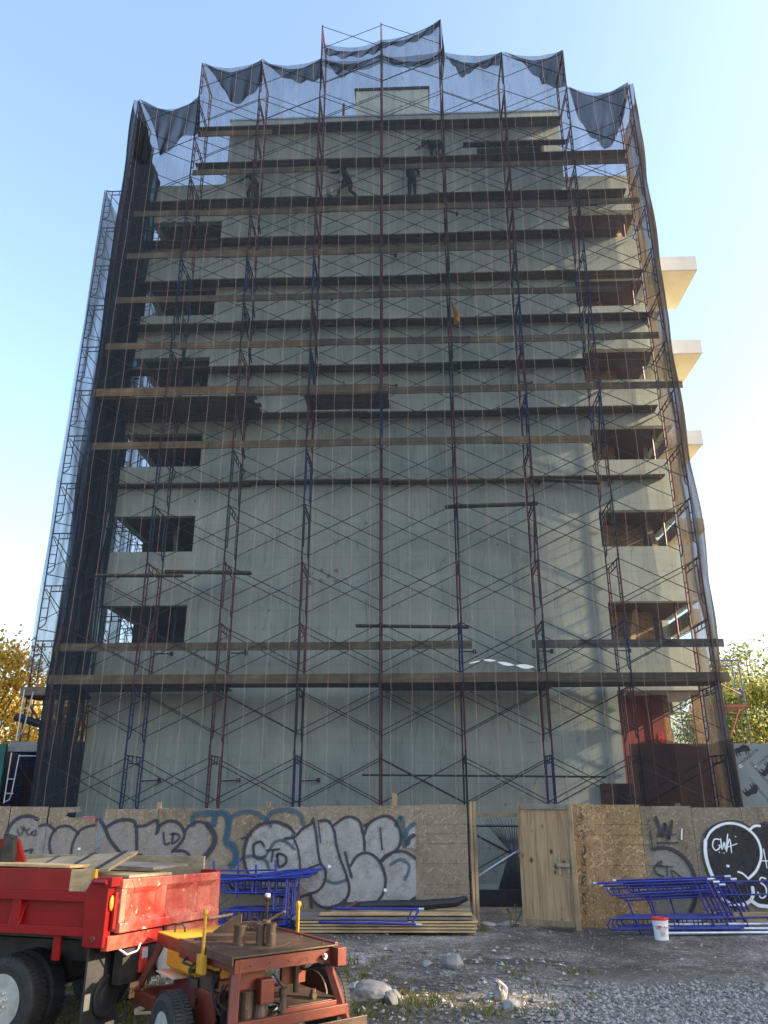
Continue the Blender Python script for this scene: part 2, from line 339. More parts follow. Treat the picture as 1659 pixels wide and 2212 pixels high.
# ============================================================ ground
def ground_h(x, y):
    if y > 21 or y < 2 or abs(x) > 16: return 0.0
    f = min(1, (21-y)/2.0)*min(1, (16-abs(x))/4)
    return f*(noise.noise(Vector((x*.35, y*.35, 0)))*.07 + noise.noise(Vector((x*1.4, y*1.4, 3)))*.022 - .03*math.exp(-((x-.9)**2/1.6 + (y-15.3)**2/.7)))
def ground_material():
    s = NT('gravel_yard'); co = s.coord((1,1,1))
    n1 = s.noise(co, .45, 6, .65, .4); n2 = s.noise(co, 6, 8, .75); n3 = s.noise(co, 38, 4, .7)
    c = s.ramp(n1.outputs[0], [(.34,(.048,.040,.032)), (.47,(.092,.080,.068)), (.56,(.155,.140,.122)), (.66,(.32,.30,.275))])
    c = s.mix(c, s.ramp(n2.outputs[0], [(.3,(.55,.55,.55)), (.5,(1,1,1)), (.72,(1.5,1.5,1.48))]), 1.0, 'MULTIPLY')
    v = s.add('ShaderNodeTexVoronoi', i_Scale=26.0); s.l.new(co, v.inputs[0]); sc = s.add('ShaderNodeSeparateColor'); s.l.new(v.outputs['Color'], sc.inputs[0])
    c = s.mix(c, s.ramp(sc.outputs[0], [(0,(.45,.45,.47)), (.5,(.95,.94,.93)), (.9,(1.3,1.3,1.3)), (1,(2.6,2.6,2.6))]), .85, 'MULTIPLY')
    # pale crushed stone towards the near right corner, damp dark earth in a hollow
    sp = s.add('ShaderNodeSeparateXYZ'); s.l.new(co, sp.inputs[0])
    dx = s.math('SUBTRACT', sp.outputs[0], 4.6); dy = s.math('SUBTRACT', sp.outputs[1], 11.4)
    d = s.math('SQRT', s.math('ADD', s.math('MULTIPLY', dx, s.math('MULTIPLY', dx, .18)), s.math('MULTIPLY', dy, s.math('MULTIPLY', dy, .30))))
    f = s.ramp(s.math('ADD', d, s.math('MULTIPLY', n1.outputs[0], 1.6)), [(1.15/3,(1,1,1)), (2.2/3,(0,0,0))]); 
    f = s.ramp(s.math('MULTIPLY', s.math('ADD', d, s.math('MULTIPLY', n1.outputs[0], 1.6)), .3333), [(.45,(1,1,1)), (.78,(0,0,0))])
    c = s.mix(c, s.mix((.15,.142,.13), (.27,.258,.24), sc.outputs[1]), s.math('MULTIPLY', f, .75))
    ex = s.math('SUBTRACT', sp.outputs[0], 1.6); ey = s.math('SUBTRACT', sp.outputs[1], 14.9)
    e = s.math('ADD', s.math('SQRT', s.math('ADD', s.math('MULTIPLY', ex, s.math('MULTIPLY', ex, .22)), s.math('MULTIPLY', ey, s.math('MULTIPLY', ey, 2.2)))), s.math('MULTIPLY', n1.outputs[0], .8))
    c = s.mix(c, (.045,.042,.038), s.ramp(e, [(.85,(.9,.9,.9)), (1.15,(0,0,0))]))
    s.base(c, .95); b = s.math('ADD', n2.outputs[0], s.math('MULTIPLY', v.outputs['Distance'], -.6)); s.bump(b, .9, .03); return s.m
M['ground'] = ground_material()
def grid_mesh(name, xs, ys, f, m):
    b = MB(); n = len(xs)
    for y in ys:
        for x in xs: b.v.append((x, y, f(x, y)))
    for j in range(len(ys)-1):
        for i in range(n-1): b.f.append((j*n+i, j*n+i+1, (j+1)*n+i+1, (j+1)*n+i))
    return b.build(name, m, smooth=True)
xs = [-600,-200,-60,-25] + [-16+i*.2 for i in range(161)] + [25,60,200,600]
ys = [-60,-20,0,2] + [4+i*.16 for i in range(107)] + [22,26,34,60,160,600]
tag(grid_mesh('ground', xs, ys, ground_h, M['ground']), kind='structure')
# loose stones
def stone(b, x, y, z, r, rg):
    n = len(b.v); vs = []
    base = [(1,0,0),(-1,0,0),(0,1,0),(0,-1,0),(0,0,1),(0,0,-.6)]
    a = rg.random()*6.28; ca, sa = math.cos(a), math.sin(a)
    for (p, q, s_) in base:
        k = r*rg.uniform(.6, 1.25); p2, q2 = p*ca-q*sa, p*sa+q*ca; b.v.append((x+p2*k+rg.uniform(-.2,.2)*r, y+q2*k+rg.uniform(-.2,.2)*r, z+s_*k*.7))
    for t in ((0,2,4),(2,1,4),(1,3,4),(3,0,4),(2,0,5),(1,2,5),(3,1,5),(0,3,5)): b.f.append(tuple(n+i for i in t))
def stones_material():
    s = NT('loose_stones'); g = s.add('ShaderNodeNewGeometry'); c = s.ramp(g.outputs['Random Per Island'], [(0,(.09,.09,.09)), (.35,(.14,.135,.125)), (.75,(.24,.232,.22)), (1,(.38,.37,.35))])
    n = s.noise(s.coord((1,1,1)), 30, 3); c = s.mix(c, s.ramp(n.outputs[0], [(.3,(.7,.7,.7)),(.7,(1.15,1.15,1.15))]), 1.0, 'MULTIPLY'); s.base(c, .9); return s.m
M['stones'] = stones_material()
b = MB(); rg = random.Random(3)
for i in range(15000):
    x = rg.uniform(-5, 11); y = 10.6 + 8.3*rg.random()**1.35
    dens = .35 + .9*max(0, noise.noise(Vector((x*.5, y*.6, 5)))) + (.8 if (x-4.8)**2*.12+(y-11.6)**2*.35 < 1.4 else 0)
    if rg.random() > dens: continue
    big = (x-4.8)**2*.12+(y-11.6)**2*.35 < 1.4
    r = rg.uniform(.008, .022) if rg.random() < .93 else rg.uniform(.025, .05)
    if big: continue
    stone(b, x, y, ground_h(x, y)+r*.25, r, rg)
for i in range(420):
    u = rg.gauss(1000, 170); v = rg.uniform(2050, 2210); p = G(u, v); r = rg.uniform(.02, .055)*(1.5 if rg.random() < .08 else 1); stone(b, p.x, p.y, ground_h(p.x, p.y)+r*.2, r, rg)
for i in range(160):
    u = rg.uniform(740, 1659); v = rg.uniform(2000, 2210); p = G(u, v); n = len(b.v); a = rg.random()*6.28; L = rg.uniform(.04,.14); wd = rg.uniform(.01,.03); z = ground_h(p.x, p.y)+.015
    d = Vector((math.cos(a), math.sin(a), rg.uniform(-.1,.1)))*L; e = Vector((-math.sin(a), math.cos(a), 0))*wd; b.obox((p.x, p.y, z), d, e, (0,0,.008))
tag(b.build('gravel', M['stones'], recalc=False), 'loose grey and pale gravel scattered over the yard', 'gravel', kind='stuff')
def pale_stones():
    s = NT('crushed_pale_stone'); g = s.add('ShaderNodeNewGeometry'); c = s.ramp(g.outputs['Random Per Island'], [(0,(.10,.094,.086)), (.3,(.18,.172,.16)), (.7,(.25,.24,.222)), (1,(.33,.318,.295))]); s.base(c, .9); return s.m
b = MB(); n_ = 0
while n_ < 6500:
    x = rg.uniform(.8, 9.0); y = rg.uniform(10.4, 14.6); q = (x-4.9)**2*.12+(y-11.5)**2*.32 + .9*noise.noise(Vector((x*.8, y*.8, 9)))
    if q > 1.3+rg.uniform(-.6,.4): continue
    r = rg.uniform(.016, .042); stone(b, x, y, ground_h(x, y)+r*.2, r, rg); n_ += 1
tag(b.build('crushed_stone', pale_stones(), recalc=False), 'spread of pale crushed stone at the lower right of the yard', 'gravel', kind='stuff')
# larger rubble lumps
def lump(name, label, u, v, r, m='rock', sq=.75, seed=1, el=(1,1)):
    p = G(u, v); bm = bmesh.new(); bmesh.ops.create_icosphere(bm, subdivisions=3, radius=1)
    for q in bm.verts:
        d = q.co.normalized(); k = 1 + .28*noise.noise(d*1.6+Vector((seed,0,0))) + .12*noise.noise(d*4+Vector((0,seed,0)))
        # flat broken faces
        for a in range(4):
            ax = Vector((math.sin(seed*3+a*2.1), math.cos(seed*1.7+a*2.9), math.sin(a*1.3+seed)*.7)).normalized()
            t = d.dot(ax)
            if t*k > .72: k = .72/t
        q.co = Vector((d.x*k*r*el[0], d.y*k*r*el[1], d.z*k*r*sq))
    me = bpy.data.meshes.new(name); bm.to_mesh(me); bm.free(); me.materials.append(M[m])
    o = bpy.data.objects.new(name, me); C.objects.link(o); o.location = (p.x, p.y, ground_h(p.x, p.y)+r*sq*.45)
    return tag(o, label, 'rock', 'rubble lumps in the yard')
lump('rock', 'rounded pale boulder standing alone on the gravel below the gateway', 978, 2094, .16, seed=2, sq=1.0)
lump('rock', 'broad pale concrete lump beside the machine wheel', 806, 2158, .27, seed=5, sq=.62, el=(1.25,.9))
lump('rock', 'small whitish lump leaning against the broad concrete lump', 845, 2163, .15, seed=8, sq=.7)
lump('rock', 'small brownish lump just behind the broad concrete lump', 767, 2142, .14, 'concrete', seed=11, sq=.8)
lump('rock', 'upright pointed lump of rubble in the near middle of the yard', 1082, 2160, .14, seed=14, sq=1.35, el=(.8,.8))
lump('rock', 'low brown lump at the foot of the upright pointed one', 1105, 2178, .13, 'concrete', seed=17, sq=.6)
lump('rock', 'flat pale chunk right of the machine wheel', 745, 2163, .12, seed=21, sq=.4)
lump('rock', 'small pale chip left of the rounded boulder', 922, 2088, .09, seed=23, sq=.6)
lump('rock', 'pale angular chunk lying beside the white bucket', 1556, 2013, .10, seed=25, sq=.9)
lump('rock', 'dark lump at the foot of the hoarding right of the open door', 1498, 2005, .13, 'concrete', seed=27, sq=.5)
lump('rock', 'pale rubble lump in the gateway threshold', 1098, 1996, .16, seed=29, sq=.45, el=(1.8,.8))
lump('rock', 'second pale lump in the gateway, nearer its left post', 1052, 1997, .13, seed=31, sq=.5, el=(1.6,.8))
# grass tufts
def tuft(b, x, y, n, h, rg, sp=.12):
    for i in range(n):
        a = rg.random()*6.28; r = rg.random()*sp; px, py = x+math.cos(a)*r, y+math.sin(a)*r; z = ground_h(px, py)
        l = h*rg.uniform(.5,1.1); dx, dy = rg.uniform(-.5,.5)*l, rg.uniform(-.5,.5)*l; wd = rg.uniform(.004,.009)
        b.quad((px-wd,py,z-.01),(px+wd,py,z-.01),(px+dx*.5+wd*.7,py+dy*.5,z+l*.7),(px+dx*.5-wd*.7,py+dy*.5,z+l*.7))
        b.quad((px+dx*.5-wd*.7,py+dy*.5,z+l*.7),(px+dx*.5+wd*.7,py+dy*.5,z+l*.7),(px+dx,py+dy,z+l))
b = MB(); rg = random.Random(9)
spots = [(868,2145,60,.16,.3),(900,2168,80,.2,.35),(1020,2178,70,.12,.4),(1085,2195,60,.15,.35),(1245,2100,60,.07,.45),(1190,2060,40,.05,.4),(1045,2005,50,.16,.25),(1140,1975,50,.35,.12),(930,2008,30,.15,.15),(985,2015,30,.16,.15),(790,2105,60,.06,.5),(760,2190,50,.1,.4),(945,2150,40,.12,.3),(870,2195,60,.12,.5)]
for (u, v, n, h, sp) in spots:
    p = G(u, v); tuft(b, p.x, p.y, n, h*.7, rg, sp)
for i in range(420):
    u = rg.uniform(20, 820); v = rg.uniform(2030, 2230); p = G(u, v)
    if p.y < 15: tuft(b, p.x, p.y, 12, rg.uniform(.05,.14), rg, .12)
for i in range(120):
    u = rg.uniform(740, 1300); v = rg.uniform(2060, 2210); p = G(u, v); tuft(b, p.x, p.y, 7, rg.uniform(.03,.08), rg, .1)
tag(b.build('grass', M['grass'], recalc=False), 'rough grass and weeds between the rubble and under the truck', 'grass', kind='stuff')
# ============================================================ building
YF = 22.86; YR = 24.37; YW = 24.78; YB = 27.8
XL, XLi, XRi, XR = -10.35, -7.5, 6.35, 9.3
bld = thing('apartment_building', 'grey-green concrete apartment block with recessed corner balconies behind the scaffold and netting', 'building', (0, YW, 0))
zo = [7.30+3.17*n for n in range(6)]; OH = 1.3
b = MB()
# centre wall with the opening of the top storey left free
X3, X4, Z3, Z4 = 2.9, 5.55, 26.95, 28.05
b.box(XLi, X3, YW, YW+.25, -.2, 29.75); b.box(X4, XRi, YW, YW+.25, -.2, 29.75); b.box(X3, X4, YW, YW+.25, -.2, Z3); b.box(X3, X4, YW, YW+.25, Z4, 29.75)
b.box(XL, XLi, YW, YW+.25, -.2, 5.35)
b.build('wall', M['wall'], bld)
b = MB(); b.box(XLi-.05, XRi+.05, YW-.03, YW+.35, 29.75, 29.83); b.build('roof_coping', M['galv'], bld)
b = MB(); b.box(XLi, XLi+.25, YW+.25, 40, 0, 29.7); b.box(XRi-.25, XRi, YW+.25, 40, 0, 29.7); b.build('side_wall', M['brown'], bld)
b = MB(); b.box(XLi+.25, XRi-.25, YW+.25, 40, 29.4, 29.6); b.build('roof', M['concrete'], bld)
b = MB(); b.box(X3-.3, X4+.3, YW+1.6, YW+1.8, Z3-1, Z4+1); b.build('opening_back', M['brown'], bld)
b = MB()
for k in range(5): x = X3+.2+k*.55; b.obox((x, YW+.3, Z3-.3), (.09,0,0), (0,.12,0), (.15*(k % 2)-.1, .3, 1.5))
b.build('loose_timber', M['lumber'], bld)
b = MB(); b.box(X3-.1, X4+.08, YW-.06, YW-.003, Z4, Z4+.12); b.box(X4, X4+.1, YW-.06, YW-.003, Z3-.2, Z4); b.build('opening_frame', M['lumber'], bld)
b = MB(); b.box(XL, XLi, YW, YW+.25, 5.35, zo[0]) ; b.box(XL, XL+.25, YW+.25, YB, 5.35, zo[0]-.15)
b.build('balcony_parapet', M['wall'], bld)
b = MB(); b.box(XRi, XR, YW, YW+.25, 5.75, zo[0]); b.box(XR-.25, XR, YW+.25, YB, 5.75, zo[0]-.15); b.build('balcony_parapet', M['wall'], bld)
for n in range(1, 7):
    z0 = zo[n-1]+OH; z1 = 7.30+3.17*n
    b = MB(); b.box(XL, XLi, YW, YW+.25, z0, z1); b.box(XL, XL+.25, YW+.25, YB, z0, z1-.15); b.build('balcony_parapet', M['wall'], bld)
    z1r = z1 if n < 6 else 26.2
    b = MB(); b.box(XRi, XR, YW, YW+.25, z0, z1r); b.box(XR-.25, XR, YW+.25, YB, z0, z1r-.15); b.build('balcony_parapet', M['wall'], bld)
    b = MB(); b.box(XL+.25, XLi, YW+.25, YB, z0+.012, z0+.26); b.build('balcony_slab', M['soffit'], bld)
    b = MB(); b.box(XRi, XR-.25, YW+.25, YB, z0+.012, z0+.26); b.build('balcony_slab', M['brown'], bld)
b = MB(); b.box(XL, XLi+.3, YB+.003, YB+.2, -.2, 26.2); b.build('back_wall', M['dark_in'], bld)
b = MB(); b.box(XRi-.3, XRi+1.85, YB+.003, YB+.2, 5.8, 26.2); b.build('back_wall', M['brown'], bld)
for n in range(6):      # bare osb boards set across the back of the right balconies
    wdt = (1.75, 1.75, 1.1, 1.5, 1.3, 1.6)[n]
    b = MB(); b.box(XRi+.12, XRi+.12+wdt, YW+1.55, YW+1.58, zo[n]-1.2, zo[n]+OH); b.build('osb_panel', M['osb'], bld)
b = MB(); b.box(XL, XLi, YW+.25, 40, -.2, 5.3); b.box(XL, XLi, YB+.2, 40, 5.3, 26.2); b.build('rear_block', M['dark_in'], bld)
# right ground storey: red insulation, osb piers, a low brown board wall
b = MB(); b.box(XRi, 7.55, YW+.9, YW+.95, 0, 5.7); b.build('insulation_panel', M['red_foam'], bld)
b = MB(); b.box(XRi, XR, YW+.25, YB, 5.72, 5.9); b.build('balcony_slab', M['white_stucco'], bld)
b = MB(); b.box(7.58, 7.98, YW+.86, YW+.98, 0, 5.7); b.build('pier_board', M['red_foam'], bld)
b = MB(); b.box(7.98, 8.18, YW+.9, YW+.94, 0, 5.7); b.box(8.95, 9.25, YW+.9, YW+1.0, 0, 5.7); b.build('osb_pier', M['osb'], bld)
b = MB(); b.box(5.55, 6.55, YW-.05, YW-.01, .2, 3.0); b.build('red_board', M['osb_dark'], bld)
b = MB(); b.box(6.55, 9.3, YW+.02, YW+.06, 0, 4.15); b.build('low_board_wall', M['osb_dark'], bld)
for n, (xa, xb, side_) in enumerate(((-9.4,-8.9,0),(-8.3,-8.6,0),(-9.0,-8.2,0),(-8.9,-9.3,0),(6.9,7.4,1),(8.5,8.2,1),(8.2,8.6,1),(7.3,6.9,1),(8.8,8.4,1))):
    k = (0,1,3,4,0,1,2,4,5)[n]; b = MB(); b.obox((xa, YW+.5+.15*n % .6, zo[k]-1.0), (.14+.03*(n % 3),0,0), (0,.05,0), (xb-xa, .5, 2.25)); b.build('leaning_board', M['lumber' if side_ else 'grey_board'], bld)
for k in range(6):
    b = MB(); b.tube((XRi+2.3, YW+.5, zo[k]-1.1), (XRi+2.3, YW+.5, zo[k]+OH), .035, 6); b.build('steel_prop', M['red_rust'], bld)
for k in range(0, 6, 2):
    b = MB(); b.tube((XLi-.5, YW+.45, zo[k]-1.1), (XLi-.5, YW+.45, zo[k]+OH), .035, 6); b.build('steel_prop', M['navy'], bld)
# rooftop bulkhead
pa, pb = W(768, 245, 26.8), W(925, 192, 26.8)
b = MB(); b.box(pa.x, pb.x, 26.8, 30, 29.6, pb.z); b.build('roof_bulkhead', M['wall'], bld)
b = MB(); b.box(pa.x-.06, pb.x+.06, 26.74, 30.06, pb.z, pb.z+.12); b.build('bulkhead_coping', M['steel_dark'], bld)
p = W(742, 243, 26.5); b = MB(); b.tube((p.x, 26.5, 29.6), (p.x, 26.5, p.z+.5), .06, 8); b.build('vent_pipe', M['steel_dark'], bld)
# balconies cantilevered from the far right side
for (u, vt, vb) in ((1502, 553, 583), (1513, 733, 763), (1515, 929, 960), (1520, 1119, 1146), (1512, 1315, 1345)):
    Yb = 25.6; t = W(u, vt, Yb); q = W(u, vb, Yb); h = t.z-q.z
    bal = MB(); bal.box(XR+.003, t.x, Yb, Yb+2.6, q.z+.012, t.z); o = bal.build('side_balcony', M['white_stucco'], bld)
    bal = MB(); bal.box(XR+.003, t.x-.02, Yb+.02, Yb+2.58, q.z-.01, q.z+.012); bal.build('soffit', M['cream'], o)  # cream underside stands in for warm light bounced off the sunlit ground
b = MB(); b.box(XR-.25, XR, YB+.2, 40, 5.4, 26.2); b.box(XR-.25, XR, 29.5, 40, -.2, 5.4); b.build('side_wall', M['wall'], bld)
# repair dabs on the facade
b = MB(); rg = random.Random(4)
for (u, v) in ((672,1240),(695,1232),(727,1232),(710,1243),(693,1255),(670,1258),(725,1256)):
    p = W(u, v, YW-.004); n = 7; b.f.append(tuple(range(len(b.v), len(b.v)+n)))
    for k in range(n): r = rg.uniform(.05,.10); b.v.append((p.x+math.cos(-k*6.283/n)*r, YW-.004, p.z+math.sin(-k*6.283/n)*r))
b.build('patch_dabs', M['concrete'], bld, recalc=False)
# red stencil marks on the pier
def letters(txt, size, m, parent, loc, rot, name='lettering', font=None, ext=.001, shear=0, bold=0):
    cu = bpy.data.curves.new(name, 'FONT'); cu.body = txt; cu.size = size; cu.extrude = ext; cu.align_x = 'CENTER'; cu.align_y = 'CENTER'; cu.resolution_u = 2; cu.shear = shear; cu.offset = bold
    t = bpy.data.objects.new(name+'_tmp', cu); C.objects.link(t); bpy.context.view_layer.update()
    me = bpy.data.meshes.new_from_object(t); bpy.data.objects.remove(t); me.materials.clear(); me.materials.append(m)
    o = bpy.data.objects.new(name, me); C.objects.link(o); o.matrix_world = Matrix.Translation(Vector(loc)) @ rot.to_4x4()
    mw = o.matrix_world.copy()
    if parent is not None: o.parent = parent; o.matrix_parent_inverse = parent.matrix_basis.inverted()
    return o
FACE = Matrix.Rotation(math.pi/2, 3, 'X')     # text standing up, read from -Y
letters('8', .40, M['red_ink'], bld, (7.80, YW+.852, 5.0-.62), FACE, bold=.015)
letters('IS', .34, M['red_ink'], bld, (7.80, YW+.852, 3.92), FACE, bold=.015)
# unseen slabs added on the right; their gap and slot shape the evening sun
blk = MB(); blk.box(45, 47, -6, 2.52, -1.0, 54.83); tag(blk.build('sun_blocker', M['concrete']), 'unseen slab added right of the yard to block the sun, nearest the camera', 'building')
blk = MB(); blk.box(45, 47, 3.72, 5.52, -1.0, 56.83); blk.box(45, 47, 2.52, 3.72, 25.48, 56.83); blk.box(45, 47, 5.52, 6.52, -1.0, 20.43); blk.box(45, 47, 5.52, 6.52, 22.43, 56.83); blk.box(45, 47, 6.52, 18.78, -1.0, 50.83); blk.box(45, 47, 6.52, 22.77, 50.83, 66.83); tag(blk.build('sun_blocker', M['concrete']), 'unseen slab added right of the yard, gapped and slotted to shape the sun', 'building')
# ============================================================ scaffold
LIFT = 1.93; BAY = 2.44; X0 = -1.0 - 4*BAY; PX = [X0+i*BAY for i in range(9)]
NL = [15, 16, 16, 17, 17, 17, 16, 16, 15]
def frame_mesh(name, m, depth=1.51):
    b = MB(); r = .0265
    b.tube((0,0,0), (0,0,LIFT), r); b.tube((0,depth,0), (0,depth,LIFT), r)
    b.tube((0,0,LIFT-.06), (0,depth,LIFT-.06), r*.9); b.tube((0,.28,LIFT-.26), (0,depth-.28,LIFT-.26), r*.8)
    for y0, s_ in ((0, 1), (depth, -1)):
        yi = y0+s_*.25
        b.path([(0,yi,LIFT-.06),(0,yi,.62),(0,yi-s_*.04,.5),(0,yi-s_*.12,.42),(0,y0,.38)], r*.8)
        for z in (.75, 1.08, 1.41): b.tube((0,y0,z), (0,yi,z), r*.6, 5)
    for y in (.6, .95): b.tube((0,y,LIFT-.26), (0,y,LIFT-.06), r*.6, 5)
    b.tube((0,0,-.03), (0,0,.07), r*1.25); b.tube((0,depth,-.03), (0,depth,.07), r*1.25)
    o = b.build(name, m); me = o.data; bpy.data.objects.remove(o); return me
FM = [frame_mesh('frame', M[k]) for k in ('maroon', 'blue_dark', 'navy', 'maroon')]
def brace_mesh(bay=BAY):
    b = MB(); r = .0145; zt, zb = LIFT-.13, LIFT-.13-1.22
    b.tube((0,0,zt), (bay,0.02,zb), r, 5); b.tube((0,0.03,zb), (bay,0.05,zt), r, 5)
    o = b.build('cross_brace', M['brace']); me = o.data; bpy.data.objects.remove(o); return me
BM = brace_mesh()
scaf = thing('scaffold', 'tall frame scaffold of blue and maroon steel covering the whole front of the building', 'scaffold', (PX[4], YF, 0))
rg = random.Random(12); frames = []; braces = []
for i in range(9):
    for k in range(NL[i]): frames.append((k, i))
frames.sort(); far = MB()
def link(me, name, parent, loc, rz=0):
    o = bpy.data.objects.new(name, me); C.objects.link(o); o.parent = parent; o.location = Vector(loc) - parent.location; o.rotation_euler.z = rz; return o
def absorb(b, me, loc, rz=0):
    n = len(b.v); mt = Matrix.Translation(Vector(loc)) @ Matrix.Rotation(rz, 4, 'Z')
    b.v += [tuple(mt@v.co) for v in me.vertices]; b.f += [tuple(n+i for i in p.vertices) for p in me.polygons]
Z0 = -.06
fb = MB()
for n, (k, i) in enumerate(frames):
    if n < 100: link(FM[rg.randrange(4)], 'frame', scaf, (PX[i], YF, Z0+k*LIFT))
    else: absorb(fb, FM[0], (PX[i], YF, Z0+k*LIFT))
tag(fb.build('upper_frames', M['maroon'], scaf, recalc=False), kind='stuff')
for i in range(8):
    for k in range(min(NL[i], NL[i+1]) if i not in (3, 4) else 17):
        braces.append((k, i, 0)); braces.append((k, i, 1))
braces.sort(); fb = MB()
for n, (k, i, r_) in enumerate(braces):
    loc = (PX[i]+rg.uniform(-.01,.01), YF-.04 if r_ == 0 else YR+.03, Z0+k*LIFT+rg.uniform(-.02,.02))
    if n < 100: link(BM, 'cross_brace', scaf, loc)
    else: absorb(fb, BM, loc)
tag(fb.build('upper_braces', M['brace'], scaf, recalc=False), kind='stuff')
# side brackets under the inner plank runs and wall ties
b = MB()
for i in range(9):
    for k in range(6, 14):
        if k >= NL[i]: continue
        z = Z0+(k+1)*LIFT; b.tube((PX[i], YR, z-.06), (PX[i], YW-.03, z-.06), .022, 5); b.tube((PX[i], YW-.06, z-.07), (PX[i], YR, z-.52), .018, 5)
b.build('side_brackets', M['navy'], scaf)
for (i, k) in ((1,1),(2,1),(3,1),(5,3),(6,3),(2,3),(1,3),(4,6),(6,6),(7,3),(7,6),(6,8),(4,8),(2,8),(3,10),(4,11),(7,8),(5,12)):
    z = Z0+k*LIFT+LIFT*.62; b = MB(); b.tube((PX[i]+.03, YR, z), (PX[i]+.45, YR+.2, z+.03), .022, 6); b.cbox((PX[i]+.5, YR+.22, z+.03), .10, .08, .13); b.build('wall_tie', M['steel_dark'], scaf)
for (i, k) in ((1,9),(2,9),(3,9),(5,9),(6,9),(1,8),(2,7),(6,7),(7,9),(7,7),(2,10),(3,8),(5,11),(6,11),(7,11),(1,12),(2,12),(6,5)):
    z = Z0+k*LIFT; b = MB(); b.tube((PX[i], YF+.1, z+1.75), (PX[i]+(.12 if i > 4 else .10), YR-.1, z+.2), .026, 6); b.build('diagonal_strut', M['navy'], scaf)
# ------------------------------------------------------------ planks
def plank(x0, x1, y, z, wd, th, m, label, group, tilt=0.0, cat='plank', onedge=False, dz=0):
    L = x1-x0; b = MB()
    if onedge: b.box(0, L, 0, th, 0, wd)
    else: b.box(0, L, 0, wd, 0, th)
    o = b.build('scaffold_plank', m); o.location = (x0, y, z); o.rotation_euler = (rg.uniform(-.01,.01), -tilt, 0); return tag(o, label, cat, group)
def edges(rngu, Y, z_at):    # picture span of a run, put on its own plane
    a = W(rngu[0], rngu[2], Y).x; c = W(rngu[1], rngu[2], Y).x; return a, c
ORDT = ['first','second','third','fourth','fifth','sixth','seventh','eighth','ninth','tenth','eleventh','twelfth']
def run(x0, x1, y, z, wd, th, m, what, grp, onedge=False, n_across=1, gap=.01, first=None, skip=(), gxy=.0):
    x = x0; i = 0; per = 2*BAY+.30
    off = first if first else None
    ends = []
    while x < x1-.4:
        L = off if (i == 0 and off) else per+rg.uniform(-.05,.25)
        e = min(x+L, x1); 
        if x1-e < 1.3: e = x1
        ends.append((x, e)); x = e-.32; i += 1
    for j, (a, e) in enumerate(ends):
        for q in range(n_across):
            if (j, q) in skip: continue
            side = '' if n_across == 1 else (' outer row' if q == 0 else ' inner row' if q == n_across-1 else ' %s row' % ORDT[q])
            zz = z + (th+.004 if (j % 2 and not onedge) else 0) + rg.uniform(0,.006)
            yy = y+q*(wd+gap) + ((th+.004)*(1 if j % 2 else 0) if onedge else 0)
            plank(a, e, yy, zz, wd, th, m, '%s%s, %s from the left' % (what, side, ORDT[j]), grp, rg.uniform(-.0035,.0035), onedge=onedge)
# inner plank runs on side brackets (k = lift above which they lie)
spans = {14:(437,1210,250), 13:(425,1358,355), 12:(268,1352,432), 11:(285,1335,517), 10:(270,1388,610), 9:(262,1425,700), 8:(240,1405,805), 7:(215,1420,902)}
names = {14:'topmost', 13:'second highest', 12:'third highest', 11:'fourth highest', 10:'fifth highest', 9:'sixth highest', 8:'seventh highest', 7:'eighth highest', 6:'ninth highest'}
for k in range(14, 6, -1):
    u0, u1, v = spans[k]; z = Z0+LIFT*k+LIFT*0+1.87-1.87; z = 1.87+1.93*(k-0)-0.0
    a, c = W(u0, v, YR+.15).x, W(u1, v, YR+.15).x
    run(a, c, YR+.05-.12, z+.02, .235, .045, M['plank'], 'dark plank of the %s inner run,' % names[k], 'weathered planks on the inner plank runs', n_across=2, first=(rg.uniform(2.6, 4.9)))
a, c = W(215, 1040, YR).x, W(1440, 1040, YR).x
run(a, c, YR+.05, 12.82, .235, .05, M['plank'], 'dark plank of the lowest inner run,', 'weathered planks on the inner plank runs', n_across=2)
# toe boards on edge along the outer face
toe = {12:(415,708,383), 11.99:(830,1360,367), 11:(290,1385,460), 10:(275,1110,548), 9:(250,1150,645), 8.99:(1150,1345,622), 8:(230,1425,740), 7:(545,1475,838), 6:(200,1285,966)}
tn = {12:'topmost left', 11.99:'topmost right', 11:'second highest', 10:'third highest', 9:'fourth highest', 8.99:'short right', 8:'fifth highest', 7:'sixth highest', 6:'lowest'}
for k, (u0, u1, v) in toe.items():
    z = 1.87+1.93*round(k); a, c = W(u0, v, YF+.1).x, W(u1, v, YF+.1).x
    run(a, c, YF+.07, z+.03, .25, .04, M['toe'], 'light brown board on edge in the %s outer board run,' % tn[k], 'boards on edge along the outer plank runs', onedge=True, first=rg.uniform(2.4,4.9))
a, c = W(425, 300, YF).x, W(585, 300, YF).x
plank(a, c, YF+.06, 1.87+1.93*13+.02, .25, .04, M['toe'], 'short light board on edge at the upper left, above every long run on that side', 'boards on edge along the outer plank runs', onedge=True)
a, c = W(1000, 335, YR).x, W(1225, 335, YR).x
plank(a, c, YR-.3, 1.87+1.93*13+.45, .25, .045, M['plank'], 'short grey plank below the brown opening of the top storey', 'weathered planks on the inner plank runs')
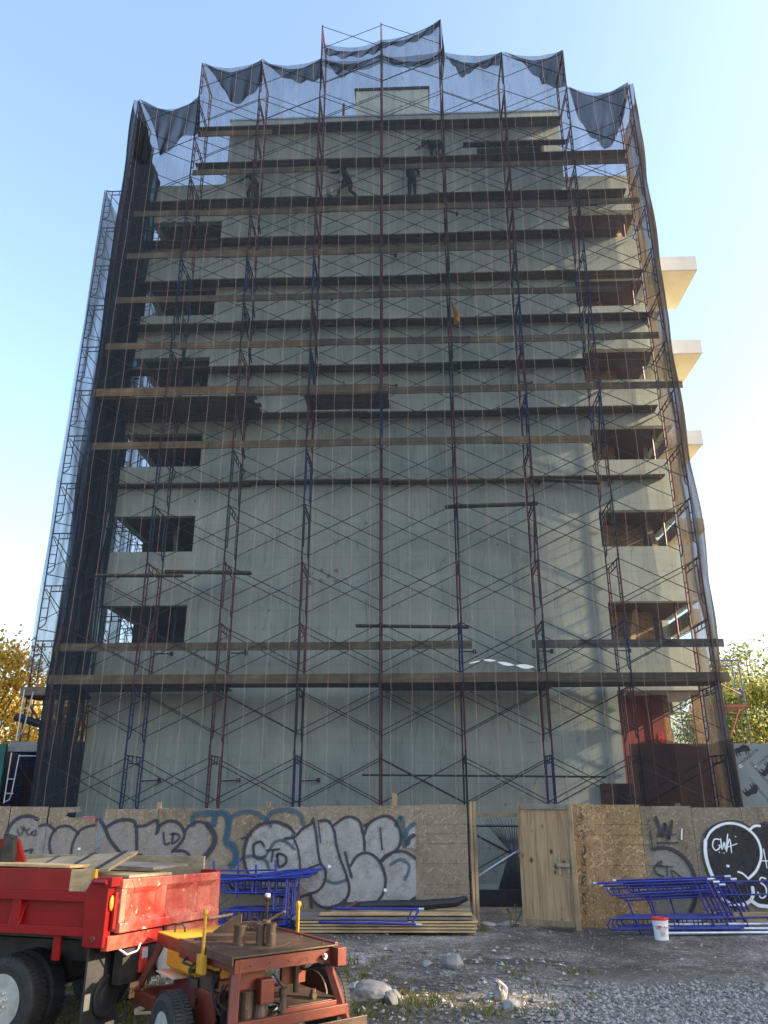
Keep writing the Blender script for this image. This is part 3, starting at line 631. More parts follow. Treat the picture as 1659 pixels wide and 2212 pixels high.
# second-lift deck: five boards across, toe board, guard rail
z = 1.87+1.93*2; a, c = W(100, 1470, YF).x, W(1578, 1470, YF).x
run(a, c, YF+.09, z+.02, .26, .045, M['plank'], 'dark deck plank of the long lowest platform,', 'planks of the long lowest platform', n_across=6, gap=.035, skip=((1,4),(1,5),(3,5)), first=5.2)
run(a, c, YF-.02, z+.03, .27, .04, M['toe'], 'grey-brown toe board of the long lowest platform,', 'toe boards of the long lowest platform', onedge=True)
a, c = W(42, 1475, YF+2.3).x, W(110, 1475, YF+2.3).x
plank(a-.0, c+1.2, YF+2.5, z+.03, .27, .04, M['toe'], 'toe board of the lowest platform where it sticks out beyond the left netting', 'toe boards of the long lowest platform', onedge=True)
for q in range(4): plank(a, c+1.2, YF+2.6+q*.28, z, .26, .045, M['plank'], 'deck plank sticking out beyond the left netting, %s board back' % ORDT[q], 'planks of the long lowest platform')
zr = 6.76; a, c = W(112, 1397, YF).x, W(1020, 1397, YF).x
run(a, c, YF+.05, zr, .235, .04, M['toe'], 'guard board on edge above the lowest platform, left run,', 'guard boards above the lowest platform', onedge=True)
a, c = W(1150, 1397, YF).x, W(1566, 1397, YF).x
plank(a, c, YF+.02, zr, .235, .04, M['grey_board'], 'long guard board on edge above the right end of the lowest platform', 'guard boards above the lowest platform', onedge=True)
# wide platform of the seventh lift at the left
z = 1.87+1.93*7; a, c = W(196, 870, YF).x, W(548, 870, YF).x; a2, c2 = W(655, 870, YF).x, W(840, 870, YF).x
for q in range(6): plank(a, c+rg.uniform(-.1,.1), YF+.09+q*.275, z+.02, .26, .045, M['plank'], 'dark deck plank of the wide left platform halfway up, %s board back' % ORDT[q], 'planks of the wide platforms halfway up')
for q in range(4): plank(a2, c2+rg.uniform(-.03,.03), YF+.09+q*.275, z+.02, .26, .045, M['plank'], 'short deck plank of the smaller platform halfway up, %s board back' % ORDT[q], 'planks of the wide platforms halfway up')
run(a, c2, YF-.0, z+.07, .30, .04, M['toe'], 'tall toe board of the wide platforms halfway up,', 'toe boards halfway up', onedge=True)
# odd single boards and poles
def oddboard(u0, v0, u1, v1, Y, th, wd, m, label, cat='plank'):
    p, q = W(u0, v0, Y), W(u1, v1, Y); L = (q-p).length; b = MB(); b.box(0, L, 0, wd, 0, th); o = b.build('scaffold_plank', m, bevel=.003)
    o.location = p; o.rotation_euler = (0, -math.atan2(q.z-p.z, q.x-p.x), 0); return tag(o, label, cat)
oddboard(962, 1094, 1163, 1087, YF+.35, .06, .24, M['plank'], 'single short plank tilted between two posts right of the middle')
oddboard(768, 1352, 1013, 1355, YF+.3, .06, .24, M['plank'], 'single narrow plank above the guard boards near the middle')
oddboard(203, 1243, 392, 1243, YF+.3, .06, .24, M['plank'], 'single short plank at the left beside the second balcony parapet')
oddboard(355, 1235, 541, 1238, YF+.6, .07, .24, M['plank'], 'single short plank overlapping the one at the far left')
oddboard(782, 1676, 1170, 1679, YF+.5, .05, .24, M['navy'], 'thin dark plank low down near the middle, just above the hoarding')
oddboard(1160, 1679, 1310, 1680, YF+.45, .05, .24, M['navy'], 'thin dark plank low down at the right, continuing the middle one')
oddboard(1150, 1033, 1300, 1042, YR-.1, .045, .24, M['plank'], 'sagging plank bridging two posts right of the middle, mid-height')
# ============================================================ netting
def net_grid(name, x0, x1, nx, nz, zb, ztop, pos, m, parent, seed=0):
    b = MB()
    for j in range(nz+1):
        for i in range(nx+1):
            u = x0+(x1-x0)*i/nx; t = j/nz; z = zb+(ztop(u)-zb)*t; b.v.append(pos(u, z, t))
    for j in range(nz):
        for i in range(nx):
            n = j*(nx+1)+i; b.f.append((n, n+1, n+nx+2, n+nx+1))
    return b.build(name, m, parent, smooth=True, recalc=False)
def sag(u, seg):
    for (a, c, za, zc, d) in seg:
        if a <= u <= c:
            t = (u-a)/(c-a); return za+(zc-za)*t - d*4*t*(1-t)*(1+.0*t)
    return seg[-1][3]
PT = lambda k: Z0+k*LIFT
tops = []
hs = [(15,15,.62),(16,16,.42),(16,16,.42),(16,16,.30),(16,16.1,.22),(16.1,16,.36),(16,16,.34),(15,15,.5)]
for i, (k0, k1, d) in enumerate(hs): tops.append((PX[i], PX[i+1], PT(k0)-.08, PT(k1)-.08, d))
net = thing('debris_net', 'dark see-through debris netting with orange seams hung over the front scaffold, sagging between post tops', 'netting', (PX[4], YF, 0))
def npos(u, z, t):
    ph = ((u-X0)/BAY) % 1.0; bul = math.sin(ph*math.pi)
    y = YF-.10 - bul*(.05+.10*abs(noise.noise(Vector((u*.2, z*.12, 1))))) - .04*noise.noise(Vector((u*1.7, z*.3, 7)))
    return (u+.03*noise.noise(Vector((u, z*.4, 2))), y, z)
for i in range(8):
    a, c = PX[i], PX[i+1]; bot = .35 + (.0 if i != 5 else .1)
    net_grid('net_panel', a-(.12 if i == 0 else 0), c+(.12 if i == 7 else 0), 14, 110, bot, lambda u: sag(min(max(u, a+1e-4), c-1e-4), [tops[i]]), npos, M['net'], net)
net_grid('lower_panel', PX[7]-.1, PX[8]+.12, 14, 20, .35, lambda u: 4.05+.1*math.sin(u*3), lambda u, z, t: (u, YF-.20-.05*math.sin(u*7), z), M['net_dense'], net)
# extra piece carried up to the three tall middle posts
def tp(u):
    return sag(u, [(PX[3], PX[4], PT(16)+.75, PT(16)+.82, .30), (PX[4], PX[5], PT(16)+.82, PT(17)-.03, .32)])
net_grid('top_panel', PX[3], PX[5]-1e-4, 26, 8, PT(16)-.55, tp, lambda u, z, t: (u, YF-.13-.10*noise.noise(Vector((u*.8, z*.5, 4)))-.05*math.sin(u*5)*(1-t), z-(.25*math.sin(((u-X0)/BAY % 1)*math.pi) if t < .5 else 0)), M['net'], net)
def flap(name, top, bot, m, Y=YF-.22, nv=6, rip=.05, seed=0):
    T = [W(u, v, Y) for u, v in smoothpts([(float(a), float(c)) for a, c in top], 5)]; B_ = [W(u, v, Y) for u, v in smoothpts([(float(a), float(c)) for a, c in bot], 5)]
    def samp(P, t):
        x = t*(len(P)-1); i = min(int(x), len(P)-2); return P[i].lerp(P[i+1], x-i)
    b = MB(); n = 28
    for j in range(nv+1):
        for i in range(n+1):
            p = samp(T, i/n).lerp(samp(B_, i/n), j/nv); k = math.sin(i/n*26+seed+j*.5)*rip*(j/nv+.2)
            b.v.append((p.x, p.y+k-.02, p.z))
    for j in range(nv):
        for i in range(n):
            q = j*(n+1)+i; b.f.append((q, q+1, q+n+2, q+n+1))
    return b.build(name, m, net, smooth=True, recalc=False)
flap('hanging_flap', [(302,214),(340,233),(375,240),(408,226),(432,206)], [(330,262),(341,310),(350,338),(395,298),(433,290)], M['net_flap'], seed=1)
flap('hanging_flap', [(301,214),(312,250),(322,290),(328,330)], [(290,340),(300,352),(318,356),(330,358)], M['net_flap'], Y=YF-.15, seed=9)
flap('hanging_flap', [(442,137),(470,150),(503,156),(540,144),(566,128)], [(470,172),(490,205),(507,226),(540,208),(568,178)], M['net_flap'], seed=2)
flap('hanging_flap', [(566,128),(595,143),(635,150),(665,143),(695,126)], [(567,131),(600,160),(640,178),(672,176),(697,172)], M['net_flap'], seed=3)
flap('hanging_flap', [(700,130),(740,139),(780,135),(823,118)], [(702,133),(722,155),(738,168),(780,143),(823,124)], M['net_flap'], seed=4)
flap('hanging_flap', [(823,117),(855,130),(890,134),(925,128),(955,112)], [(824,121),(850,140),(890,143),(925,138),(956,118)], M['net_flap'], seed=5)
flap('hanging_flap', [(705,104),(745,112),(790,108),(823,92)], [(703,118),(740,126),(790,121),(823,112)], M['net_flap'], seed=15)
flap('hanging_flap', [(823,92),(870,88),(915,68),(952,42)], [(823,104),(870,98),(915,82),(952,58)], M['net_flap'], seed=16)
flap('hanging_flap', [(960,119),(990,132),(1022,137),(1055,128),(1083,112)], [(980,142),(1000,168),(1025,150),(1055,147),(1084,138)], M['net_flap'], seed=6)
flap('hanging_flap', [(1090,112),(1120,124),(1150,131),(1185,125),(1214,108)], [(1092,116),(1125,136),(1162,170),(1178,185),(1221,190)], M['net_flap'], seed=7)
flap('hanging_flap', [(1229,188),(1262,204),(1292,207),(1325,196),(1357,177)], [(1240,232),(1262,278),(1292,308),(1318,320),(1348,250)], M['net_flap'], seed=8)
# side nets: left and right ends, gathered and slack
def side_net(name, label_obj, x, y0, y1, zb, zt, bulge, seed, m, ny=26, nz=90, ztf=None):
    b = MB()
    for j in range(nz+1):
        for i in range(ny+1):
            t = j/nz; s = i/ny; top = zt if ztf is None else ztf(s); z = zb+(top-zb)*t; y = y0+(y1-y0)*s
            f = noise.noise(Vector((y*2.5+seed, z*.25, seed)))*.16 + bulge*(.35+.65*abs(math.sin(z*1.63/2+seed)))*math.sin(min(1, s*1.15)*math.pi*.9+.25)
            b.v.append((x+f, y, z))
    for j in range(nz):
        for i in range(ny):
            n = j*(ny+1)+i; b.f.append((n, n+1, n+ny+2, n+ny+1))
    return b.build(name, m, label_obj, smooth=True, recalc=False)
side_net('left_side_panel', net, PX[0]-.10, YF-.1, YR+1.1, .3, PT(15)-.1, -.06, 1.3, M['net_dense'], ztf=lambda s: PT(15)-.1-1.4*math.sin(s*3.1)*(.5) - s*.8)
side_net('left_side_panel', net, PX[0]+.05, YF+.0, YR+.4, .3, PT(15)-.6, .12, 5.1, M['net_dense'])
side_net('left_side_panel', net, PX[0]+.35, YF+.6, YR+.9, .3, PT(14)-.3, .16, 7.7, M['net_dense'])
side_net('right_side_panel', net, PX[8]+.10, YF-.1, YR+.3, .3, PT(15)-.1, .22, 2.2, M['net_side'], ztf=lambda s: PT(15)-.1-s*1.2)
p5 = PX[5]+.02
b = MB()
for j in range(9):
    t = j/8
    for i in range(6):
        s = i/5; b.v.append((p5+.02+.16*math.sin(s*2.6)*(1-abs(t-.45)), YF-.1+s*1.3, PT(16)+.0+(LIFT-.1)*t - s*.3*t))
for j in range(8):
    for i in range(5): n = j*6+i; b.f.append((n, n+1, n+7, n+6))
b.build('side_flap', M['net_flap'], net, smooth=True, recalc=False)
# net gathered and knotted in the gateway
b = MB(); kx, kz = W(1108, 1838, YF-.6).x, W(1108, 1838, YF-.6).z
for k in range(16):
    a = (k/15-.5); x0 = kx+a*1.5
    b.path([(kx+a*1.5, YF-.2, kz+.8), (kx+a*.5, YF-.5, kz+.2), (kx+a*.10, YF-.6, kz), (kx+a*.45, YF-.62, kz-.55), (kx+a*.75-.1, YF-.6, .05)], .05, 6, rs=[.004,.02,.035,.06,.08])
b.build('gathered_net', M['tarp'], net)
b = MB(); b.box(W(1028,1925,YF-.9).x, W(1145,1925,YF-.9).x, YF-.95, YF-.85, 0, W(1080,1922,YF-.9).z); tag(b.build('black_barrier', M['tarp']), 'low black plastic barrier just inside the gateway, behind the knotted net', 'barrier')
# hanging bits
b = MB(); p = W(984, 668, YF+.3); b.path([p+Vector((-.12,0,.35)), p+Vector((-.06,0,.1)), p+Vector((.05,0,-.2)), p+Vector((.03,0,-.55)), p+Vector((-.08,0,-.6))], .08, 7, rs=[.03,.05,.11,.13,.06]); tag(b.build('yellow_sack', M['yellow']), 'small yellow plastic sack tied to a post in the upper middle', 'sack')
# torn pale slits in the net above the lowest platform
b = MB()
for (u0, v0, u1, v1, h) in ((1012,1433,1040,1427,3),(1043,1425,1072,1427,5),(1074,1430,1112,1437,7),(1113,1437,1155,1441,9)):
    n = 8; L = [(u0+(u1-u0)*i/n, v0+(v1-v0)*i/n - h*.45*math.sin(i/n*3.14)) for i in range(n+1)]; Lb = [(u0+(u1-u0)*i/n, v0+(v1-v0)*i/n + h*.6*math.sin(i/n*3.14)) for i in range(n-1, 0, -1)]
    b.prism([W(u, v, YF-.26) for u, v in L+Lb], (0, .012, 0))
tag(b.build('white_cloth_strip', M['white']), 'torn white strip fluttering just above the right half of the lowest platform', 'cloth')
# ============================================================ left side scaffold running back beside the building
TX = -12.85; TY = [25.6, 28.04, 30.48, 32.92]
side = thing('side_scaffold', 'narrow scaffold tower of ladder frames wrapped in pale netting left of the building', 'scaffold', (TX, TY[0], 0))
def frame_x(name, m): return frame_mesh(name, m)
fs = MB()
for j, y in enumerate(TY):
    for k in range(14):
        loc = (TX+1.51, y, Z0+k*LIFT)
        if j < 2: link(FM[(k+j) % 4], 'frame', side, loc, math.pi/2)
        else: absorb(fs, FM[0], loc, math.pi/2)
tag(fs.build('rear_frames', M['navy'], side, recalc=False), kind='stuff')
fs = MB()
for j in range(3):
    for k in range(14):
        for xx in (TX, TX+1.51):
            if j == 0: link(BM, 'cross_brace', side, (xx, TY[j], Z0+k*LIFT), math.pi/2)
            else: absorb(fs, BM, (xx, TY[j], Z0+k*LIFT), math.pi/2)
for k in range(14):     # long diagonals across the end frames
    p = Z0+k*LIFT; fs.tube((TX+.1, TY[0]-.05, p+1.75), (TX+1.45, TY[0]-.05, p+.1), .018, 5); fs.tube((TX+.05, TY[0]-.02, p+.35), (TX+1.5, TY[0]+.05, p+.05), .018, 5)
tag(fs.build('rear_braces', M['brace'], side, recalc=False), kind='stuff')
snet = thing('side_net', 'netting tinted like the pale sky, wrapped round the narrow scaffold tower at the far left', 'netting', (TX, TY[0], 0))
net_grid('net_panel', TX-.05, TX+1.9, 10, 60, 6.6, lambda u: PT(14)-.05-.25*(u-TX), lambda u, z, t: (u, TY[0]-.10-.06*noise.noise(Vector((u*1.5, z*.3, 1))), z), M['net_blue'], snet)
b = side_net('side_panel', snet, TX-.05, TY[0]-.1, TY[-1]+.3, 6.6, PT(14)-.05, -.05, 3.3, M['net_blue'], 24, 60)
net_grid('rear_panel', TX-.05, TX+2.6, 10, 40, 6.6, lambda u: PT(14)-.05, lambda u, z, t: (u, TY[-1]+.4+.1*noise.noise(Vector((u*1.5, z*.3, 5))), z), M['net_blue'], snet)
# stair tower between side scaffold and balconies
stair = thing('stair_tower', 'steel stair flights climbing between the left side scaffold and the corner balconies', 'stairs', (-11.0, 29.0, 0))
for k in range(12):
    z = Z0+k*LIFT; b = MB(); xa, xb = (-11.05, -10.45); y0 = 28.6
    d = 1 if k % 2 else -1; ya, yb = (y0, y0+2.2) if d > 0 else (y0+2.2, y0)
    for x in (xa, xb): b.tube((x, ya, z), (x, yb, z+LIFT), .025, 5); b.tube((x, ya, z+.9), (x, yb, z+LIFT+.9), .016, 5); b.tube((x, ya, z), (x, ya, z+.95), .014, 5); b.tube((x, (ya+yb)/2, z+LIFT/2), (x, (ya+yb)/2, z+LIFT/2+.95), .014, 5)
    for s in range(8): yy = ya+(yb-ya)*(s+.5)/8; zz = z+LIFT*(s+.5)/8; b.box(xa, xb, yy-.12, yy+.12, zz, zz+.03)
    b.build('stair_flight', M['steel_dark'], stair)
b = MB()
for x in (-11.15, -10.38):
    for y in (28.3, 31.1): b.tube((x, y, 0), (x, y, 24.5), .024, 5)
for k in range(13):
    z = k*LIFT+.3
    for y in (28.3, 31.1): b.tube((-11.15, y, z), (-10.38, y, z), .02, 5); b.tube((-11.15, y, z+1.1), (-10.38, y, z+.1), .015, 5)
b.build('stair_frame', M['navy'], stair)
# left foot: low canopy, dark opening, rails, green hoarding
can = thing('canopy', 'grey concrete-edged canopy over a dark opening at the foot of the left side scaffold', 'canopy', (-13, 25.0, 0))
a, c = W(18, 1615, 25.0), W(118, 1604, 25.0)
b = MB(); b.box(a.x, c.x+1.5, 25.0, 28, a.z-.12, a.z+.18); b.build('slab_edge', M['concrete'], can)
b = MB(); b.box(a.x-2.5, c.x+1.5, 26.3, 26.5, 0, a.z+.1); b.build('opening_shade_panel', M['dark_in'], can)  # near-black panel stands in for the shade inside the opening
def rail(name, label, pts, r=.02, m='galv', grp=None):
    b = MB()
    for P in pts: b.path(P, r, 6)
    return tag(b.build(name, M[m]), label, 'scaffold frame', grp)
Y = 24.7
f = lambda u, v: W(u, v, Y)
rail('scaffold_ladder', 'pale steel ladder frame standing before the dark opening at the lower left', [[f(8,1735), f(25,1626)], [f(10,1732), f(20,1728), f(25,1715), f(42,1630)], [f(18,1683), f(33,1683)], [f(14,1714), f(29,1714)], [f(42,1633), f(88,1633)]])
rail('scaffold_ladder', 'pale steel ladder frame below the left end of the lowest platform', [[f(35,1600), f(53,1490)], [f(38,1588), f(46,1586), f(52,1572), f(72,1495)], [f(48,1530), f(60,1530)]])
b = MB(); b.path([W(34,1548,24.9), W(60,1556,24.9), W(92,1566,24.9)], .12, 8); tag(b.build('rolled_tarp', M['tarp']), 'black rolled tarpaulin slung on the rails above the left canopy', 'tarpaulin')
b = MB(); a = W(-400, 1608, 24.6); c = W(14, 1608, 24.6); b.box(a.x, c.x, 24.6, 24.7, 0, a.z); tag(b.build('green_hoarding', M['green']), 'dark green board hoarding at the far left edge', 'hoarding')
# ============================================================ right rear scaffold, grey sheathed wall
RX = W(1570, 1500, 29).x; rs = thing('rear_scaffold', 'bare ladder-frame scaffold with an orange deck beyond the right corner of the netting', 'scaffold', (RX, 29, 0))
xr = W(1600, 1500, 29).x
for k in range(4): 
    if k < 4: link(FM[1 if k % 2 else 2], 'frame', rs, (xr+.1, 29, Z0+k*LIFT-.25), math.pi/2)
for k in range(4): link(BM, 'cross_brace', rs, (xr-1.4, 29, Z0+k*LIFT-.25), math.pi/2); link(FM[2], 'frame', rs, (xr+.1, 31.44, Z0+k*LIFT-.25), math.pi/2)
p = W(1570, 1528, 28.9); b = MB(); b.box(p.x-.8, xr+.15, 28.85, 30.6, p.z, p.z+.09); b.build('deck', M['red_rust'], rs)
b = MB(); b.tube(W(1575,1602,28.8), W(1597,1530,28.8), .03, 6); b.tube(W(1540,1470,28.7), W(1600,1500,28.8), .025, 6); b.build('orange_brace', M['red_rust'], rs)
gw = thing('sheathed_wall', 'grey sheathing-board wall with printed bison marks standing right of the netting', 'wall', (9.5, 23.4, 0))
YG = 23.4; zt = W(1620, 1606, YG).z; x0, x1 = W(1588, 1700, YG).x, 17.0
b = MB(); b.box(x0, x1, YG, YG+.1, 0, zt); b.build('board', M['grey_sheet'], gw)
for xx in (x0+1.22, x0+2.44):
    b = MB(); b.box(xx-.004, xx+.004, YG-.003, YG, 0, zt); b.build('joint', M['ink'], gw)
def bison(u, v, ang, s=.34, flip=1):
    P = [(-1,.05),(-.95,.35),(-.7,.55),(-.35,.75),(-.05,.62),(.3,.5),(.7,.52),(.95,.35),(1,-.05),(.95,-.5),(.83,-.5),(.8,-.15),(.62,-.1),(.55,-.5),(.42,-.5),(.40,-.08),(0,-.1),(-.25,-.12),(-.3,-.55),(-.43,-.55),(-.45,-.2),(-.58,-.22),(-.62,-.55),(-.72,-.5),(-.75,-.15),(-.9,-.25),(-1.05,-.15)]
    c = W(u, v, YG-.002); ca, sa = math.cos(ang), math.sin(ang)
    b = MB(); b.prism([(c.x+(x*flip*ca-y*sa)*s*.62, YG-.004, c.z+(x*flip*sa+y*ca)*s*.62) for x, y in P], (0,.003,0)); b.build('bison_mark', M['ink'], gw)
def gtext(u, v, ang, size=.115):
    c = W(u, v, YG-.003); letters('CONTINENTAL', size, M['ink'], gw, c, Matrix.Rotation(-ang, 3, 'Y') @ FACE, 'printed_lettering')
bison(1604, 1622, .25, .36, -1); gtext(1616, 1636, .62); bison(1655, 1660, -2.3, .36); gtext(1643, 1672, -.95); bison(1621, 1706, -2.6, .36); gtext(1640, 1706, -.95)
gtext(1660, 1633, .62)
b = MB(); rg = random.Random(5)
for (u, v) in ((1600,1652),(1603,1656),(1599,1658),(1597,1654),(1632,1656)): p = W(u, v, YG-.004); b.cbox((p.x, YG-.003, p.z), .04, .004, .035)
b.build('plaster_specks', M['white'], gw)
# ============================================================ trees
def tree(name, label, cx, cy, h, r, trunk_h, leaf, seed, n=9000, ls=.16, cl=60, zs=1.0):
    rg = random.Random(seed); t = thing(name, label, 'tree', (cx, cy, 0), 'trees beyond the site')
    b = MB(); b.path([(cx,cy,0),(cx+.1,cy,trunk_h*.5),(cx-.05,cy,trunk_h)], .3, 8, rs=[.26,.2,.17]); cents = []
    for k in range(cl):
        a = rg.random()*6.283; e = math.acos(rg.uniform(-.55, 1)); d = r*(.45+.55*rg.random()**.6)
        c = Vector((cx+math.cos(a)*math.sin(e)*d, cy+math.sin(a)*math.sin(e)*d, trunk_h+(h-trunk_h)*.48+math.cos(e)*d*zs)); cents.append(c)
        if k % 2 == 0:
            m = Vector((cx,cy,trunk_h*.8)).lerp(c, .5)+Vector((0,0,rg.uniform(-.3,.5))); b.path([(cx,cy,trunk_h*.75), m, c], .05, 5, rs=[.10,.05,.018])
    b.build('trunk', M['bark'], t); b = MB(); per = n//cl
    for c in cents:
        cr = r*rg.uniform(.13,.30)
        for i in range(per):
            p = c+Vector((rg.gauss(0,1), rg.gauss(0,1), rg.gauss(0,.75)))*cr*.62
            x = Vector((rg.gauss(0,1), rg.gauss(0,1), rg.gauss(0,1))).normalized(); y = x.orthogonal().normalized(); y = (y+x.cross(y)*rg.uniform(-1,1)).normalized(); q = ls*rg.uniform(.6,1.2)
            b.quad(p-x*q*.5, p-y*q*.32, p+x*q*.5, p+y*q*.32)
    b.build('crown', M[leaf], t, recalc=False); return t
p = W(10, 1500, 40); tree('maple_tree', 'yellow autumn maple rising behind the left scaffold foot', p.x-1.8, 40, 11.0, 4.0, 3.2, 'leaf_yellow', 3, 9000, .24, 70)
p = W(100, 1560, 46); tree('maple_tree', 'golden autumn tree glimpsed through the left corner of the scaffold', p.x+.5, 46, 8.6, 3.3, 2.0, 'leaf_yellow', 8, 6000, .24, 50)
p = W(-60, 1560, 52); tree('maple_tree', 'yellow autumn tree at the far left edge', p.x, 52, 11, 4.5, 2.5, 'leaf_yellow', 18, 5000, .28, 50)
p = W(1610, 1500, 40); tree('poplar_tree', 'tall green tree turning yellow beside the right scaffold frames', p.x+.3, 40, 10.9, 3.2, 1.4, 'leaf_green', 5, 17000, .20, 90, 1.15)
p = W(1660, 1500, 44); tree('poplar_tree', 'dense green tree at the right edge of the picture', p.x+1.2, 44, 11.6, 3.6, 1.4, 'leaf_green', 6, 12000, .21, 90, 1.1)
p = W(1500, 1560, 48); tree('poplar_tree', 'dark green tree seen through the open right corner of the ground storey', p.x, 48, 9.5, 3.6, 1.0, 'leaf_green', 7, 7000, .24, 60)
# ============================================================ hoarding
YH = 18.9
fen = thing('hoarding', 'long hoarding of weathered particle boards covered in silver and black graffiti, left of the gateway', 'hoarding', (-4, YH, 0))
fen2 = thing('hoarding', 'hoarding of golden and weathered particle boards right of the open plywood door', 'hoarding', (6, YH, 0))
def zt_(v): return W(830, v, YH).z
def panel(u0, u1, vt, m, par, dy=0, notch=None, bot=-.03):
    x0, x1 = W(u0, 1900, YH).x, W(u1, 1900, YH).x; z = zt_(vt)
    b = MB()
    if notch:
        P = [(x0, bot), (x1, bot)] + [(W(u, v, YH).x, W(u, v, YH).z) for u, v in notch] + [(x0, z)]
        b.prism([(x, YH+dy, zz) for x, zz in P], (0, .012, 0))
    else: b.box(x0, x1, YH+dy, YH+dy+.012, bot, z)
    return b.build('particle_board', M[m], par)
panel(-60, -2, 1742, 'osb_grey', fen); panel(0, 82, 1743, 'osb_grey', fen, .004)
panel(86, 206, 1745, 'osb_grey', fen, .002, [(206,1767),(150,1766),(142,1762),(146,1756),(172,1753),(175,1747),(168,1743)])
panel(208, 328, 1748, 'osb_grey', fen); panel(329, 450, 1746, 'osb_grey', fen, .003); panel(451, 569, 1747, 'osb_grey', fen); panel(570, 682, 1743, 'osb_grey', fen, .003)
panel(683, 790, 1741, 'osb_grey', fen); panel(790.6, 897, 1740, 'osb_grey', fen, .002); panel(898, 1013, 1738, 'osb_grey', fen, -.008)
panel(1232, 1278, 1737, 'osb', fen2); panel(1279, 1398, 1738, 'osb', fen2, .003); panel(1399, 1512, 1741, 'osb_grey', fen2); panel(1513, 1622, 1744, 'osb_grey', fen2, .003); panel(1623, 1740, 1743, 'osb_grey', fen2); panel(1741, 1860, 1745, 'osb_grey', fen2, .002)
for k in range(4): panel(1860+k*113, 1972+k*113, 1744+(k % 2), 'osb_grey' if k % 2 else 'osb', fen2, .002*(k % 2)); panel(-172-k*113, -62-k*113, 1743+(k % 2), 'osb_grey', fen, .002*(k % 2))
def post(u, v, par, w_=.09, m='post', dy=.03, bot=0):
    p = W(u, v, YH); b = MB(); b.box(p.x-w_/2, p.x+w_/2, YH+dy, YH+dy+.09, bot, p.z); b.build('post', M[m], par, bevel=.004)
post(343, 1733, fen); post(579, 1732, fen); post(852, 1714, fen, .10); post(1465, 1735, fen2, .12); post(84, 1752, fen, .09, 'steel_dark'); post(1130, 1722, fen2, .08)
post(1245, 1738, fen2, .07); post(206, 1768, fen, .05, 'maroon', .02)
gl = thing('gate_frame', 'bare timber gateway frame between the graffiti boards and the plywood door', 'gate frame', (2.3, YH, 0))
for (u0, v0, u1) in ((1013.5, 1732, 1019), (1020.5, 1731, 1027)):
    a, c = W(u0, v0, YH), W(u1, v0, YH); b = MB(); b.box(a.x, c.x, YH-.03, YH+.06, 0, a.z); b.build('post', M['post'], gl, bevel=.004)
a, c = W(1027.5, 1757, YH), W(1130, 1764, YH); b = MB(); b.box(a.x, c.x, YH+.02, YH+.055, c.z, a.z); b.build('rail', M['post'], gl, bevel=.003)
b = MB(); a, c = W(1029, 1790, YH), W(1130, 1790, YH); b.tube((a.x, YH+1.2, a.z+.02), (c.x+.3, YH+1.2, a.z+.02), .03, 6); b.build('scaffold_pole', M['navy'], gl)
a, c = W(1032, 1893, YH+.3), W(1115, 1840, YH+.3); b = MB(); b.tube(a, c, .022, 6); b.build('loose_tube', M['galv'], gl)
# open plywood door
door = thing('plywood_door', 'knotty plywood site door with timber edging, hanging open beside the gateway', 'door', (3.6, YH-.1, 0))
d0, d1 = W(1130, 1950, YH-.06), W(1252, 1950, YH-.52); zt = W(1130, 1736, YH-.06).z; dv = Vector((d1.x-d0.x, d1.y-d0.y, 0)); dn = Vector((dv.y, -dv.x, 0)).normalized(); dl = dv.length; du = dv.normalized()
def dbox(name, s0, s1, z0, z1, m, off=0, th=.018, bev=0):
    o = Vector((d0.x, d0.y, z0))+du*s0+dn*off; b = MB(); b.obox(o, du*(s1-s0), dn*th, (0,0,z1-z0)); return b.build(name, M[m], door, bevel=bev)
dbox('door_leaf', 0, dl, .06, zt-.08, 'ply')
dbox('edge_strip', -.01, .05, .03, zt+.02, 'post', .021, .03, .003); dbox('edge_strip', dl-.10, dl+.0, -.02, zt-.0, 'post', .021, .04, .003)
dbox('edge_strip', .06, dl-.11, zt-.12, zt-.005, 'grey_board', .021, .03, .003); dbox('edge_strip', .06, dl-.11, .04, .15, 'post', .021, .03, .003)
dbox('cross_strip', dl-.24, dl-.18, .25, .95, 'post', .021, .018, .002)
hz = W(1215, 1868, YH-.4).z
dbox('latch', dl-.42, dl-.13, hz-.035, hz+.045, 'grey_board', .06, .03, .003); dbox('latch', dl-.38, dl-.34, hz-.20, hz+.14, 'grey_board', .022, .035, .003); dbox('latch', dl-.19, dl-.15, hz-.24, hz+.12, 'grey_board', .022, .035, .003)
# ---------------- marks sprayed on the boards
GL = [0]
def stroke(pts, wpx, m, par, name='graffiti_stroke', smooth=True, Y=None, ws=None):
    P = smoothpts([(float(a), float(c)) for a, c in pts], 6) if smooth and len(pts) > 2 else pts
    GL[0] += 1; Yp = (Y if Y is not None else YH-.0085) - .0004*GL[0]
    Q = [W(u, v, Yp) for u, v in P]; b = MB(); hw = wpx*.5*.0113; L = 0; n = len(Q)
    for i, q in enumerate(Q):
        t = (Q[min(i+1, n-1)]-Q[max(i-1, 0)]).normalized(); nn = Vector((-t.z, 0, t.x)); k = hw
        if ws: k = hw*(ws[0]+(ws[1]-ws[0])*i/(n-1))
        if i in (0, n-1): k *= .75
        if i: L += (q-Q[i-1]).length
        e = -t*hw*.5 if i == 0 else (t*hw*.5 if i == n-1 else Vector((0,0,0)))
        for s_, vv in ((-1, 0), (1, 1)):
            b.uv[len(b.v)] = (L, vv); b.v.append(tuple(q+nn*k*s_+e))
    for i in range(n-1): b.f.append((2*i, 2*i+2, 2*i+3, 2*i+1))
    return b
def merge(bs, name, m, par):
    r = MB()
    for b in bs:
        n = len(r.v); r.v += b.v; r.f += [tuple(n+i for i in f) for f in b.f]; r.uv.update({n+k: v for k, v in b.uv.items()})
    return r.build(name, m, par, recalc=False)
